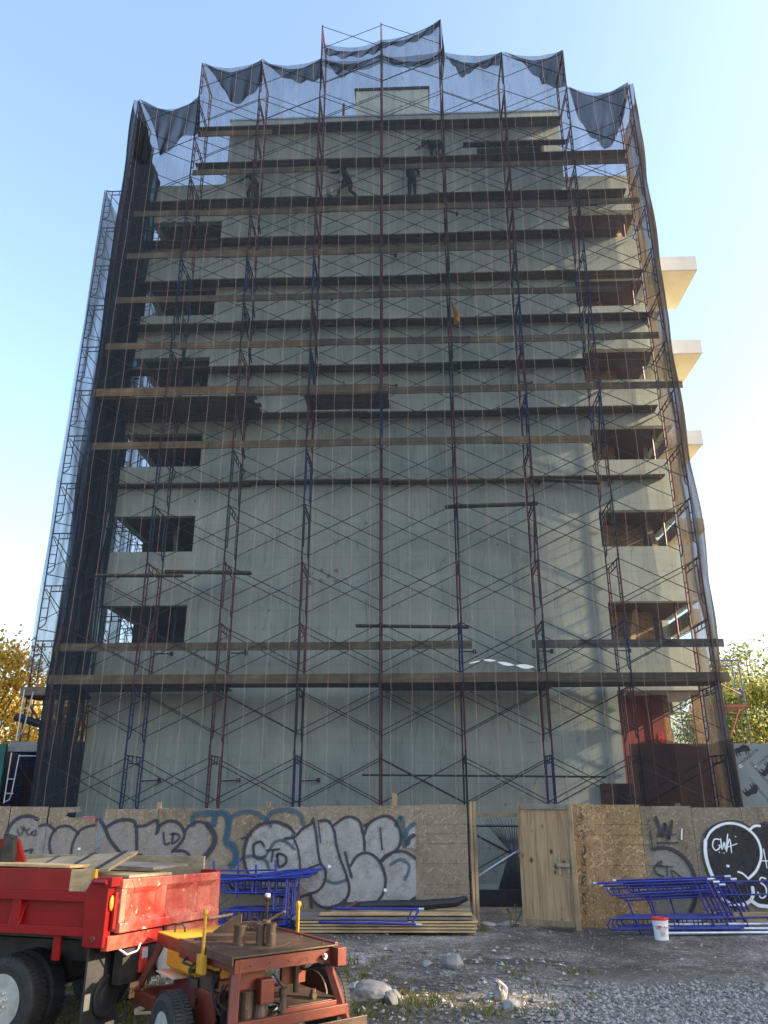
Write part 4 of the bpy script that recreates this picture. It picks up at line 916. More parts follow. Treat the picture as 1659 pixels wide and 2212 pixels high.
def fill(polys, name, m, par, off=0):
    r = MB()
    for P in polys:
        GL[0] += 1; Yp = YH-.0085-.0004*GL[0]; P = smoothpts([(float(a), float(c)) for a, c in P], 4, True); n = len(r.v); r.v += [tuple(W(u, v, Yp)) for u, v in P]; r.f.append(tuple(range(n, n+len(P))))
    return r.build(name, m, par, recalc=False)
def Z3(x, y): return ((0+x/2.765)/1.1573, (1980+y/2.765)/1.1573)       # readings taken off enlargements
def Z7(x, y): return ((500+x/2.37)/1.1573, (1980+y/2.37)/1.1573)
def Z8(x, y): return ((1440+x/3.456)/1.1573, (1990+y/3.456)/1.1573)
z3 = lambda *a: [Z3(x, y) for x, y in a]; z7 = lambda *a: [Z7(x, y) for x, y in a]; z8 = lambda *a: [Z8(x, y) for x, y in a]
fill([z3((30,320),(60,240),(130,190),(210,180),(262,200),(262,480),(200,540),(60,560),(20,480)), z3((272,250),(330,235),(400,260),(470,240),(560,270),(650,230),(652,430),(560,480),(270,540)),
      z3((662,230),(720,190),(820,200),(930,220),(1040,240),(1080,230),(1190,205),(1290,240),(1400,205),(1424,240),(1424,520),(1300,520),(700,520),(662,440))], 'silver_fill', M['g_silver2'], fen)
fill([z7((275,330),(330,230),(440,190),(540,230),(640,200),(760,180),(900,150),(980,200),(1080,150),(1180,200),(1200,340),(1272,380),(1272,640),(1180,670),(1060,650),(930,670),(820,660),(730,680),(650,600),(590,560),(480,560),(400,560),(310,520),(265,430)),
      z7((1200,230),(1240,190),(1272,190),(1272,320),(1215,320))], 'silver_fill', M['g_silver'], fen)
fill([z8((670,480),(800,450),(900,500),(980,570),(1030,700),(1040,900),(1000,1010),(720,1000),(690,800))], 'silver_fill', M['g_silver2'], fen2)
teal = [(z3((1335,230),(1340,160),(1425,150),(1480,150),(1480,225)),16),(z3((1480,225),(1490,160),(1540,140),(1580,180),(1575,270),(1565,350),(1620,400),(1625,480),(1590,510)),18),
 (z7((40,120),(90,130),(110,125),(150,140),(165,200),(160,290),(205,320),(215,400),(190,440)),14),(z7((165,190),(200,140),(280,115),(360,140),(420,200)),13),(z7((390,170),(430,120),(520,105),(590,130),(612,190)),13),
 (z7((205,420),(290,380),(380,400),(410,460)),9),(z7((390,380),(440,300),(500,290),(560,340)),8),(z7((1160,200),(1190,150),(1205,200),(1215,320)),12),(z7((1215,320),(1225,230),(1270,185)),12),(z7((740,520),(800,540),(870,520)),8),(z7((1130,430),(1190,400),(1240,440),(1215,520)),9)]
for grp_ in [teal[:2], teal[2:5]] + [[q] for q in teal[5:]]: merge([stroke(p, w_, None, None) for p, w_ in grp_], 'teal_outline', M['g_teal'], fen)
L3 = [(z3((40,330),(60,250),(120,185),(200,165),(262,190)),17),(z3((272,235),(330,225),(385,270)),13),(z3((385,490),(345,400),(350,310),(400,245),(470,235),(520,265),(545,290)),12),(z3((490,470),(500,370),(540,280),(600,240),(655,230)),12),
 (z3((690,190),(730,260),(760,330),(830,420),(835,440),(780,455),(690,457)),17),(z3((725,250),(800,205),(880,190),(935,215),(945,300),(945,420)),16),(z3((930,235),(1000,232),(1080,195),(1090,250),(1080,290)),15),(z3((1090,280),(1110,230),(1170,200),(1240,220),(1275,290),(1250,350),(1190,410)),14),
 (z3((1275,290),(1300,240),(1370,205),(1430,220)),13),(z3((1430,220),(1480,290),(1480,360),(1430,430),(1370,490)),26),(z3((1190,410),(1260,405),(1310,440),(1300,500)),13),(z3((865,445),(920,430),(980,440),(1000,500)),12),(z3((835,455),(880,500),(920,515)),11),(z3((1000,500),(950,490),(890,510)),10),(z3((1210,470),(1180,500)),18),
 (z3((240,450),(265,510)),8),(z3((165,410),(225,400),(180,450)),10)]
merge([stroke(p, w_*.55, None, None) for p, w_ in L3], 'dark_outline', M['g_black'], fen)
L3b = [(z3((1130,280),(1140,360),(1170,350)),5.5),(z3((1200,285),(1190,355),(1240,320),(1225,290),(1180,290)),5.5),(z3((120,250),(135,300),(165,260),(145,240)),3.2),(z3((165,230),(175,270)),3.2),(z3((150,262),(195,258)),3.2),(z3((205,250),(185,275),(200,300),(225,270)),3.2),(z3((240,265),(220,290),(245,300),(248,255)),3.2)]
for grp_ in (L3b[:2], L3b[2:]): merge([stroke(p, w_, None, None) for p, w_ in grp_], 'small_tag', M['g_black'], fen)
L7 = [(z7((310,520),(275,460),(260,370),(285,260),(350,195),(440,175),(520,200),(560,245)),9.5),(z7((500,275),(560,265),(610,215),(655,190),(672,155)),9),(z7((545,255),(575,320),(590,400),(595,480)),7),(z7((672,170),(690,260),(700,350),(715,420),(745,470),(735,540),(690,590),(600,620),(575,665),(530,635)),8),
 (z7((640,455),(690,435),(720,425)),7),(z7((710,170),(760,170),(795,230),(810,320),(840,420),(870,500),(885,580),(860,640),(790,680),(720,680),(665,640),(655,600)),8.5),(z7((655,600),(662,680)),13),(z7((790,200),(850,155),(900,148),(945,175),(965,240),(975,300),(975,345)),9),(z7((975,200),(990,190)),13),
 (z7((975,250),(1000,190),(1060,150),(1120,145),(1170,190),(1190,260),(1175,330),(1110,380),(1080,410)),9),(z7((860,355),(875,420),(900,505)),9),(z7((890,440),(930,380),(985,360),(1040,385),(1080,440),(1100,520),(1085,600),(1040,655),(960,680),(890,670),(850,640)),9),(z7((1070,410),(1110,370),(1180,350),(1240,365),(1275,395)),9),(z7((1050,650),(1120,675),(1200,670),(1275,625)),9),
 (z7((1068,215),(1080,340)),8),(z7((1230,310),(1245,270),(1270,255)),13),(z7((250,275),(300,255)),10),(z7((700,170),(715,300)),6)]
merge([stroke(p, w_*.78, None, None) for p, w_ in L7], 'dark_outline', M['g_black'], fen)
L7b = [(z7((380,320),(360,295),(320,310),(320,370),(345,395),(385,380)),6.5),(z7((395,345),(470,338)),6.5),(z7((432,350),(425,410)),6.5),(z7((460,375),(465,440),(505,425),(510,385),(470,365),(455,380)),6.5)]
merge([stroke(p, w_, None, None) for p, w_ in L7b], 'letters_c_t_d', M['g_black'], fen)
merge([stroke(z7((1332,580),(1330,600)), 1.6, None, None)] + [stroke(z7((1280+o, y), (1590, y)), .9, None, None, smooth=False) for o, y in ((30,190),(40,247),(40,305),(30,424),(35,547),(40,607),(40,672))], 'panel_lines', M['g_black'], fen)
merge([stroke(z8((150+o, y), (640+o*.6, y)), 1.0, None, None, smooth=False) for o, y in ((10,246),(20,337),(30,422),(60,600))], 'panel_lines', M['g_black'], fen2)
merge([stroke(z3((215,185),(262,185)), 1.5, None, None), stroke([(178,1765),(206,1764)], 3.5, None, None)], 'pink_mark', M['g_pink'], fen)
b = MB()
for (x, y) in ((766,441),(1098,581)): q = W(*Z7(x, y), YH-.03); b.cbox((q.x, YH-.03, q.z), .07, .002, .06)
for (x, y) in ((547,393),): q = W(*Z3(x, y), YH-.03); b.cbox((q.x, YH-.03, q.z), .07, .002, .05)
b.build('stickers', M['white'], fen)
W8 = [(z8((690,180),(715,260),(740,350),(765,250),(780,260),(800,370),(830,215)),7.5),(z8((700,342),(870,328)),4.5),(z8((787,330),(787,400)),4.5),(z8((700,405),(880,403)),5.5)]
merge([stroke(p, w_, None, None) for p, w_ in W8], 'crown_tag', M['g_black'], fen2)
merge([stroke(z8((660,460),(760,445),(860,475),(960,560),(1010,650),(1025,720),(1030,900),(990,1000)), 9, None, None), stroke(z8((640,300),(660,440)), 5, None, None)], 'dark_arch', M['g_black'], fen2)
C8 = [(z8((735,560),(680,620),(700,670),(760,695)),4.5),(z8((700,600),(835,612)),4.5),(z8((785,610),(790,690)),4.5),(z8((740,560),(735,620)),4),(z8((820,640),(840,715)),4.5),(z8((835,645),(920,715),(850,720)),4.5),(z8((700,712),(780,725)),6)]
merge([stroke(p, w_, None, None) for p, w_ in C8], 'small_tag', M['g_black'], fen2)
fill([z8((1110,350),(1180,270),(1300,225),(1420,240),(1520,310),(1590,440),(1600,560),(1560,660),(1500,720),(1530,880),(1480,940),(1350,950),(1270,880),(1190,760),(1130,600),(1100,460)), z8((1480,300),(1580,240),(1700,250),(1760,600),(1700,950),(1600,950),(1520,900),(1500,720),(1600,560))], 'black_fill', M['g_blackfill'], fen2)
merge([stroke(z8((1100,340),(1170,265),(1300,215),(1430,225),(1500,275)), 3.5, None, None), stroke(z8((1095,400),(1100,560),(1160,740),(1270,920),(1400,965),(1500,930)), 3, None, None)], 'black_edge', M['g_black'], fen2)
W9 = [(z8((1115,400),(1170,300),(1280,240),(1400,245),(1510,305),(1580,400),(1600,520),(1560,640),(1490,715)),6.5),(z8((1118,380),(1120,500),(1150,620),(1210,760),(1270,880),(1350,935),(1440,940),(1510,900),(1530,840),(1525,790)),9),(z8((1490,715),(1440,670),(1400,655)),4.5),(z8((1495,300),(1540,260),(1590,258)),6),(z8((1510,900),(1580,945),(1680,955)),9),(z8((1620,460),(1650,620)),3.5),(z8((1600,560),(1665,560)),3.5),
 (z8((1640,715),(1600,705),(1590,740),(1640,790),(1640,860),(1600,880),(1570,830)),4)]
merge([stroke(p, w_, None, None) for p, w_ in W9], 'white_outline', M['g_white'], fen2)
A8 = [(z8((1240,375),(1195,375),(1180,430),(1210,470),(1245,440),(1235,425)),3.2),(z8((1250,370),(1262,460),(1280,400),(1295,465),(1310,330)),3.2),(z8((1300,480),(1325,370),(1345,490)),3.2),(z8((1300,445),(1390,412)),3.2),(z8((1236,484),(1242,486)),2.8),(z8((1275,492),(1281,494)),2.8),(z8((1375,350),(1382,352)),3)]
merge([stroke(p, w_, None, None) for p, w_ in A8], 'white_letters_g_w_a', M['g_white'], fen2)
merge([stroke(z8((1308,604),(1316,606)), 8, None, None), stroke(z8((915,285),(912,370)), 5, None, None)], 'white_dabs', M['g_white'], fen2)
# stencilled grade marks on the narrow board
b = MB(); rg = random.Random(8)
for k in range(110):
    v = 1745+k*2.1; 
    for j in range(2):
        if rg.random() < .45: continue
        u = 1257+rg.uniform(-5, 5)+k*.06; q = W(u, v, YH-.006); wd = rg.uniform(.015,.06); b.cbox((q.x, YH-.006, q.z), wd, .002, .012)
b.build('stencil_marks', M['ink'], fen2)
p = W(312, 1862, YH-.02)
b = MB(); b.tube(W(294,1863,YH-.06), W(326,1863,YH-.06), .012, 6); b.tube(W(326,1863,YH-.06), W(326,1848,YH-.06), .012, 6); b.build('hook', M['rust'], fen)
# ============================================================ stacked blue frames
def frame_plane(b, O, ex, ez, wdt=1.52, h=1.93, r=.021, style=0):
    """one walk-through frame lying in the plane ex (its height) / ez (its width) from corner O"""
    O = Vector(O); ex = Vector(ex).normalized(); ez = Vector(ez).normalized()
    P = lambda a, c: O+ex*a+ez*c
    b.tube(P(0,0), P(h,0), r); b.tube(P(0,wdt), P(h,wdt), r); b.tube(P(h-.04,0), P(h-.04,wdt), r); b.tube(P(h-.3,.28), P(h-.3,wdt-.28), r*.85)
    for c0, s_ in ((0,1),(wdt,-1)):
        b.path([P(h-.04,c0+s_*.26), P(.62,c0+s_*.26), P(.5,c0+s_*.22), P(.43,c0+s_*.12), P(.4,c0)], r*.8)
        for a in (.8, 1.15, 1.5): b.tube(P(a,c0), P(a,c0+s_*.26), r*.6, 5)
    for c in (.55, .95): b.tube(P(h-.3,c), P(h-.04,c), r*.6, 5)
def blue_frame(O, ex, ez, label, grp, m='blue', **k):
    b = MB(); frame_plane(b, O, ex, ez, **k); o = b.build('stacked_scaffold', M[m]); tag(o, label, 'scaffold frame', grp)
    O = Vector(O); ex_ = Vector(ex).normalized(); ez_ = Vector(ez).normalized()
    for q in (O, O+ez_*k.get('wdt', 1.52)): c = MB(); c.tube(q-ex_*.09, q+ex_*.02, .027, 8); c.build('coupling_pin', M['galv'], o)
    return o
# left pile: standing on long edge, leaning on the hoarding, behind the dump bed
xa = W(460, 1990, 18.2).x; gl_ = 'blue frames stacked against the left hoarding'
for k in range(7):
    O = Vector((xa-.3+k*.03+rng.uniform(-.06,.06), 17.95+k*.075, .10+rng.uniform(0,.05)))
    blue_frame(O, (1, 0, rng.uniform(-.03,.03)), (0, .10, 1), 'blue scaffold frame stacked on edge in the left pile, %s from the front' % ORDT[k], gl_, h=1.93+.0*k, wdt=.86)
blue_frame((W(462,1957,17.9).x, 17.85, .90), (1, .1, .10), (.15, .97, .05), 'blue frame laid flat on top of the left pile, sticking out to the right', gl_, wdt=.9, h=2.15)
blue_frame((W(470,1957,17.8).x, 17.8, .98), (1, .15, .02), (.1, .97, .02), 'second flat blue frame on top of the left pile, its end raised', gl_, wdt=.8, h=1.9)
fO = W(484, 1945, 18.1)
b = MB()
for (u0, v0, u1, v1) in ((462,1860,462,1915),(515,1856,513,1940),(595,1858,597,1935),(553,1868,552,1930)): b.tube(W(u0,v0,18.15), W(u1,v1,18.15), .024, 7)
for (u0, v0, u1, v1) in ((440,1888,553,1892),(440,1881,515,1880),(513,1881,597,1879),(513,1912,560,1914)): b.tube(W(u0,v0,18.13), W(u1,v1,18.13), .018, 6)
tag(b.build('stacked_scaffold', M['blue']), 'light blue frame standing upright above the left pile with its rungs against the graffiti', 'scaffold frame', gl_)
# right pile
gr_ = 'blue frames stacked against the right hoarding'
xb = W(1385, 2000, 18.0).x
for k in range(6):
    t = W(1290+k*14, 1908+(k % 3)*8-k*2, 17.8+k*.12); e = Vector((1, .02, .035)).normalized()
    b = MB(); ln = 2.3; r = .021; P0 = t; P1 = t+e*ln; dwn = Vector((.42, .10, -1)).normalized()*1.25
    b.tube(P0, P1, r); b.tube(P0+Vector((.28,0,-.22)), P1+Vector((0,0,-.20)), r*.85)
    b.path([P0+Vector((.18,0,0)), P0+Vector((.2,0,-.14)), P0+Vector((.3,0,-.22))], r*.8)
    for s_ in (.6, 1.1, 1.6): b.tube(P0+e*s_, P0+e*s_+Vector((.05,0,-.21)), r*.6, 5)
    b.tube(P1-e*.05, P1-e*.05+dwn, r); b.tube(P1-e*.33, P1-e*.33+dwn, r*.9)
    for s_ in (.2, .45, .7): b.tube(P1-e*.05+dwn*s_, P1-e*.33+dwn*s_, r*.6, 5)
    Q1 = P1-e*.05+dwn; Q0 = Q1-e*2.0; b.tube(Q0, Q1, r); b.path([Q0+Vector((0,0,.0)), Q0+Vector((-.08,0,.06)), Q0+Vector((-.02,0,.17)), Q1+Vector((-.3,0,.2))], r*.8)
    if k in (0, 3): b.tube(P0+e*1.0, Q0+e*.55, r*.9); b.tube(P0+e*.55+Vector((0,0,-.2)), Q0+e*.15, r*.9)
    o = b.build('stacked_scaffold', M['blue'] if k % 2 == 0 else M['blue_dark']); tag(o, 'blue scaffold frame leaning in the right pile, %s from the front' % ORDT[k], 'scaffold frame', gr_)
    for q0, q1 in ((P1-e*.02, P1+e*.11), (P0-e*.02, P0-e*.09)): c = MB(); c.tube(q0, q1, .027, 8); c.build('coupling_pin', M['galv'], o)
for (u, v, Yk, lab) in ((1488,1906,18.1,'blue frame reaching right from the top of the right pile past the white outline'), (1535,1983,17.9,'blue frame lying low in front of the hoarding at the right edge')):
    t = W(u, v, Yk); b = MB(); b.tube(t, t+Vector((3.2,0,.05)), .023); b.path([t+Vector((.02,0,-.0)), t+Vector((.05,0,-.16)), t+Vector((.2,0,-.24)), t+Vector((3.2,0,-.20))], .02)
    for s_ in (.7,1.15,1.6,2.05,2.5): b.tube(t+Vector((s_,0,0)), t+Vector((s_+.06,0,-.23)), .014, 5)
    tag(b.build('stacked_scaffold', M['blue_dark']), lab, 'scaffold frame', gr_)
for k in range(4):
    t = W(1318+k*10, 2008-k*3, 17.7+k*.12); b = MB(); b.tube(t, t+Vector((2.6,.0,.03)), .022); b.path([t+Vector((0,0,0)), t+Vector((-.05,0,.08)), t+Vector((.03,0,.19)), t+Vector((2.3,.1,.2))], .02)
    for s_ in (.5,.9,1.3,1.7): b.tube(t+Vector((s_,0,0)), t+Vector((s_,.02,.19)), .013, 5)
    tag(b.build('stacked_scaffold', M['blue' if k % 2 else 'blue_dark']), 'blue frame lying flat at the foot of the right pile, %s from the front' % ORDT[k], 'scaffold frame', gr_)
# galvanised tubes in front of the right hoarding
for k in range(9):
    a = G(1440+k*6+rng.uniform(-10,22), 2022-k*2.4); L = 5.5; ang = .035+rng.uniform(-.015,.02); b = MB(); z = .05+.06*(k % 3)
    b.tube((a.x, a.y, z), (a.x+L, a.y+L*ang, z+.03), .03, 8); tag(b.build('steel_tube', M['galv']), 'galvanised steel tube lying before the right hoarding, %s from the front' % ORDT[k], 'tube', 'steel tubes on the ground at the right')
a, c = W(1525, 1990, 18.3), W(1700, 1985, 18.3); b = MB(); b.box(a.x, c.x, 18.3, 18.5, 0, W(1600,1972,18.3).z); tag(b.build('timber_beam', M['lumber']), 'long yellow timber beam on the ground along the right hoarding', 'timber')
# white bucket
bk = thing('bucket', 'white plastic bucket with a red lid standing before the right pile of blue frames', 'bucket', tuple(G(1430, 2025)))
p = G(1430, 2029); c = (p.x, p.y, ground_h(p.x, p.y))
b = MB(); b.lathe(c, [(.128,0),(.132,.01),(.150,.34),(.152,.345)], 32); b.build('body', M['white'], bk, smooth=False)
b = MB()
for h, r in ((.30,.156),(.335,.160),(.262,.153)): b.lathe((c[0],c[1],c[2]+h), [(r-.006,0),(r,.004),(r,.012),(r-.006,.016)], 32)
b.build('rib', M['white'], bk)
b = MB(); b.lathe((c[0],c[1],c[2]+.352), [(.160,0),(.164,.006),(.164,.035),(.158,.042),(.14,.036),(.01,.034)], 32); b.build('lid', M['lid'], bk)
b = MB(); b.path([(c[0]-.158,c[1],c[2]+.30),(c[0]-.13,c[1]-.12,c[2]+.22),(c[0],c[1]-.17,c[2]+.18),(c[0]+.13,c[1]-.12,c[2]+.22),(c[0]+.158,c[1],c[2]+.30)], .003, 5); b.build('handle', M['galv'], bk)
letters('XP', .075, M['red_ink'], bk, (c[0]-.075, c[1]-.141, c[2]+.235), FACE, 'lettering', bold=.003); letters('Products', .045, M['red_ink'], bk, (c[0]+.035, c[1]-.144, c[2]+.232), FACE, 'lettering', bold=.001)
letters('xpert finish', .026, M['red_ink'], bk, (c[0], c[1]-.146, c[2]+.19), FACE, 'lettering')
b = MB()
for k in range(5): b.cbox((c[0]-.01, c[1]-.142, c[2]+.15-k*.016), .10-.01*(k % 2), .002, .004)
b.build('label_lines', M['ink'], bk)
# lumber and plywood stack left of the gateway
y0 = 17.6; a, c = G(640, 2030).x, W(1027, 1990, 17.7).x
for k in range(5):
    z = .03+k*.058; dx = rng.uniform(-.08,.08); b = MB(); x0 = W(636, 2010, y0).x
    b.obox((x0+dx, y0+.0+rng.uniform(-.02,.02), z), (c-x0+rng.uniform(-.02,.02), .12, 0), (0, .95, 0), (0,0,.038)); o = b.build('board', M['lumber' if k < 4 else 'grey_board'], bevel=.003)
    tag(o, 'pale timber board in the low stack left of the gateway, %s from the bottom' % ORDT[k], 'board', 'boards in the low timber stack')
for k in range(3):
    b = MB(); x0 = W(690+k*20, 2000, y0+.25).x; b.obox((x0, y0+.12+k*.28, .325+.0*k), (c-x0-.05, .10, 0), (0, .25, 0), (0,0,.035)); tag(b.build('board', M['lumber'], bevel=.003), 'light board on top of the low timber stack, %s from the front' % ORDT[k], 'board', 'boards in the low timber stack')
b = MB(); a_, c_ = W(900,1972,17.75), W(1012,1962,17.75)
b.path([(W(735,1968,18.4).x, 18.4, .42), (W(830,1968,18.4).x, 18.4, .45), (W(920,1964,18.3).x, 18.3, .47), (W(985,1955,18.2).x, 18.25, .53), (W(1010,1945,18.2).x, 18.2, .62)], .1, 9, rs=[.07,.10,.10,.09,.05]); tag(b.build('rolled_net', M['tarp']), 'black roll of netting lying on the timber stack below the graffiti', 'netting roll')
b = MB(); q = W(745, 1965, 18.3); b.path([q+Vector((-.3,0,-.1)), q+Vector((0,0,0)), q+Vector((.28,0,.14))], .07, 7, rs=[.05,.09,.04]); tag(b.build('rusty_scrap', M['rust']), 'crumpled rusty scrap on the left end of the timber stack', 'scrap')
O = Vector((W(690,1992,17.3).x, 17.45, .40))
b = MB(); P = lambda u, v: W(u, v, 17.5)
b.tube(P(688,1992), P(905,1997), .026); b.tube(P(720,1962), P(905,1964), .026); b.tube(P(890,1995), P(905,1964), .024); b.tube(P(878,1992), P(890,1966), .018); b.tube(P(735,1986), P(880,1990), .018)
o = b.build('stacked_scaffold', M['blue']); tag(o, 'single blue frame lying on top of the low timber stack', 'scaffold frame')
for q0, q1 in ((P(905,1964), P(916,1964)), (P(898,1997), P(911,1998))): b = MB(); b.tube(q0, q1, .03); b.build('coupling_pin', M['galv'], o)
b = MB(); q = G(972, 2016); b.tube((q.x-.04,q.y,0), (q.x-.10,q.y,.22), .02, 6); b.cbox((q.x-.10,q.y,.22), .08,.05,.03); tag(b.build('steel_stake', M['steel_dark']), 'short dark steel stake poking out beside the timber stack', 'stake')
b = MB(); q = G(1085, 2003)
for k in range(14): a = k*.7; b.path([(q.x+.25+math.cos(a)*.05, q.y+.3, 0), (q.x+.3+math.cos(a)*.15, q.y+.3+math.sin(a)*.1, .2), (q.x+.3+math.cos(a)*.3, q.y+.3+math.sin(a)*.2, .35+.05*math.sin(k))], .006, 4)
o = b.build('weed', M['grass']); tag(o, 'tall weed growing at the foot of the open plywood door', 'weed')
b = MB(); q = G(730, 2155); b.cbox((q.x+2.2, q.y+.1, .04), .16, .05, .02); tag(b.build('litter', worn('blue_litter', (.05,.35,.5), (.1,.45,.6), .5)), 'scrap of light blue plastic on the rubble in the near yard', 'litter')
# ============================================================ workers
def person(label, feet, face, bend=0.2, knees=.15, stance=.3, arms=((.5,.9),(.5,.9)), jacket='cloth_dark', hat='white', s=1.0, hips_back=0):
    """feet = point between the soles, face = heading in the ground plane; one skinned body, clothes as children"""
    f = Vector((math.cos(face), math.sin(face), 0)); sd_ = Vector((-f.y, f.x, 0)); up = Vector((0,0,1)); F = Vector(feet)
    V = {}; E_ = []; kind = {}
    def add(n, p, r, par=None, k='torso'):
        V[n] = (Vector(p), r); kind[n] = k
        if par: E_.append((par, n, k))
    hip = F + up*(.93-knees*.28) - f*(hips_back+math.sin(bend)*.15)
    tdir = (up*math.cos(bend)+f*math.sin(bend)).normalized()
    add('pelvis', hip, .145); add('waist', hip+tdir*.17, .125, 'pelvis'); add('chest', hip+tdir*.37, .155, 'waist'); add('collar', hip+tdir*.50, .10, 'chest')
    hdir = (tdir*.7+up*.3+f*.1).normalized(); add('neck', hip+tdir*.56+hdir*.01, .055, 'collar', 'head'); add('skull', hip+tdir*.56+hdir*.13, .085, 'neck', 'head'); add('crown', hip+tdir*.56+hdir*.23, .078, 'skull', 'head')
    add('nose', hip+tdir*.56+hdir*.13+f*.095-hdir.cross(sd_)*.0, .018, 'skull', 'head')
    for q, s_ in ((0, 1), (1, -1)):
        st = stance*(1 if q == 0 else -1)
        foot = F + sd_*s_*.13 + f*st*.5; hp = hip+sd_*s_*.095-up*.05; kn = (hp+foot)/2+f*(.06+knees*.35)+up*.03
        add('hip%d' % q, hp, .095, 'pelvis', 'leg'); add('knee%d' % q, kn, .062, 'hip%d' % q, 'leg'); add('ankle%d' % q, foot+up*.09, .045, 'knee%d' % q, 'leg'); add('toe%d' % q, foot+up*.035+f*.16, .04, 'ankle%d' % q, 'foot')
        sh = hip+tdir*.48+sd_*s_*.19; a1, a2 = arms[q]     # a1 upper-arm lift forward from hanging, a2 elbow
        d1 = (f*math.sin(a1)-up*math.cos(a1)+sd_*s_*.15).normalized(); d2 = (f*math.sin(a1+a2)-up*math.cos(a1+a2)).normalized()
        el = sh+d1*.29; wr = el+d2*.25
        add('sh%d' % q, sh, .062, 'collar', 'torso'); add('el%d' % q, el, .045, 'sh%d' % q, 'torso'); add('wr%d' % q, wr, .03, 'el%d' % q, 'torso'); pm = wr+d2*.08; add('palm%d' % q, pm, .032, 'wr%d' % q, 'hand')
        nrm = d2.cross(sd_).normalized()
        for j in range(4):
            b0 = pm+sd_*(j-1.5)*.02+d2*.02; add('f%d%d' % (q, j), b0+d2*(.035+.006*(1 if j in (1, 2) else 0))+nrm*.01, .009, 'palm%d' % q, 'hand'); add('g%d%d' % (q, j), b0+d2*.055+nrm*.035, .008, 'f%d%d' % (q, j), 'hand')
        add('t%d' % q, pm-d2*.02-sd_*s_*.05+nrm*.01, .010, 'palm%d' % q, 'hand')
    bm = bmesh.new(); lay = bm.verts.layers.skin.verify(); bv = {}
    for n, (p, r) in V.items():
        v = bm.verts.new((p-F)*s); v[lay].radius = (r*s, r*s*(.78 if n in ('pelvis','waist','chest','collar') else 1)); v[lay].use_root = (n == 'pelvis'); bv[n] = v
    for a, c, k in E_: bm.edges.new((bv[a], bv[c]))
    me = bpy.data.meshes.new('body'); bm.to_mesh(me); bm.free(); tmp = bpy.data.objects.new('tmp', me); C.objects.link(tmp)
    tmp.modifiers.new('skin', 'SKIN').use_smooth_shade = True; tmp.modifiers.new('sub', 'SUBSURF').levels = 1
    dg = bpy.context.evaluated_depsgraph_get(); fm = bpy.data.meshes.new_from_object(tmp.evaluated_get(dg)); bpy.data.objects.remove(tmp)
    body = bpy.data.objects.new('person', fm); C.objects.link(body); body.location = F; fm.materials.clear(); fm.materials.append(M['skin']); tag(body, label, 'person')
    segs = [((V[a][0]-F)*s, (V[c][0]-F)*s, k) for a, c, k in E_]
    def near(p):
        best = (9, 'torso')
        for a, c, k in segs:
            ab = c-a; t = max(0, min(1, (p-a).dot(ab)/max(ab.length_squared, 1e-9))); d = (p-a-ab*t).length
            if k in ('leg', 'foot'): d *= .98
            if d < best[0]: best = (d, k)
        return best[1]
    groups = {'torso': [], 'leg': [], 'foot': []}
    for p in fm.polygons:
        k = near(p.center)
        if k in groups: groups[k].append(p.index)
    for k, nm, mt in (('torso','jacket',jacket), ('leg','trousers','cloth_dark'), ('foot','boots','black')):
        b = MB(); mp = {}
        for pi in groups[k]:
            fc = []
            for vi in fm.polygons[pi].vertices:
                if vi not in mp: mp[vi] = len(b.v); b.v.append(tuple(fm.vertices[vi].co+fm.vertices[vi].normal*.012))
                fc.append(mp[vi])
            b.f.append(tuple(fc))
        o = b.build(nm, M[mt], None, smooth=True, recalc=False); o.parent = body
    hc = (V['crown'][0]-F)*s; b = MB(); b.lathe(hc-hdir*.04, [(.13,0),(.135,.008),(.105,.012),(.10,.05),(.075,.095),(.03,.115),(.004,.118)], 16, ax=hdir); o = b.build('hard_hat', M[hat], None, smooth=True); o.parent = body
    b = MB()
    for s_ in (1, -1): b.lathe((V['skull'][0]-F)*s + f*.078+sd_*s_*.032+hdir*.02, [(.010,-.004),(.010,.004),(.004,.008)], 8, ax=f)
    o = b.build('eyes', M['ink'], None); o.parent = body
    b = MB(); sk = (V['skull'][0]-F)*s; b.path([sk+f*.082+sd_*.025-hdir*.045, sk+f*.09-hdir*.048, sk+f*.082-sd_*.025-hdir*.045], .005, 5); o = b.build('mouth', M['red_ink'], None); o.parent = body
    return body, (V['wr0'][0]+V['palm0'][0])/2
zd = 1.87+1.93*12+.12
def deckpt(u, v, Y, z): p = W(u, v, Y); return (p.x, Y, z)
person('worker in dark clothes stooping behind the second post from the left near the top', deckpt(548, 418, 24.45, zd), R(150), .55, .3, .3, ((1.0,.6),(.8,.7)), s=1)
bd, hp = person('worker in dark clothes standing with legs apart, working on the wall with a long tool', deckpt(752, 420, 24.45, zd), R(165), .45, .35, .75, ((1.3,.5),(.9,.8)), hat='cloth_dark')
b = MB(); b.tube(W(738,372,24.4), W(748,402,24.4), .018, 6); b.tube(W(735,380,24.4), W(741,368,24.4), .03, 6); tag(b.build('pole_tool', M['steel_dark']), 'long-handled tool held by the worker standing with legs apart', 'tool')
person('worker in dark trousers right of the middle post, upper body above the plank', deckpt(890, 417, 24.45, zd), R(80), .12, .1, .15, ((1.4,.5),(1.6,.3)), hat='cloth_dark')
person('worker in a patterned jacket bending far over on the second highest inner plank run', deckpt(945, 350, 24.5, zd+1.93), R(160), 1.35, .45, .35, ((.7,.5),(.3,.5)), jacket='camo', hat='cloth_dark')
bk2 = thing('pail', 'small pale pail standing by the worker with legs apart', 'bucket', deckpt(713, 424, 24.4, zd))
p = deckpt(713, 424, 24.35, zd); b = MB(); b.lathe(p, [(.12,0),(.15,.32),(.155,.33),(.13,.32)], 18); b.build('body', M['white_stucco'], bk2)
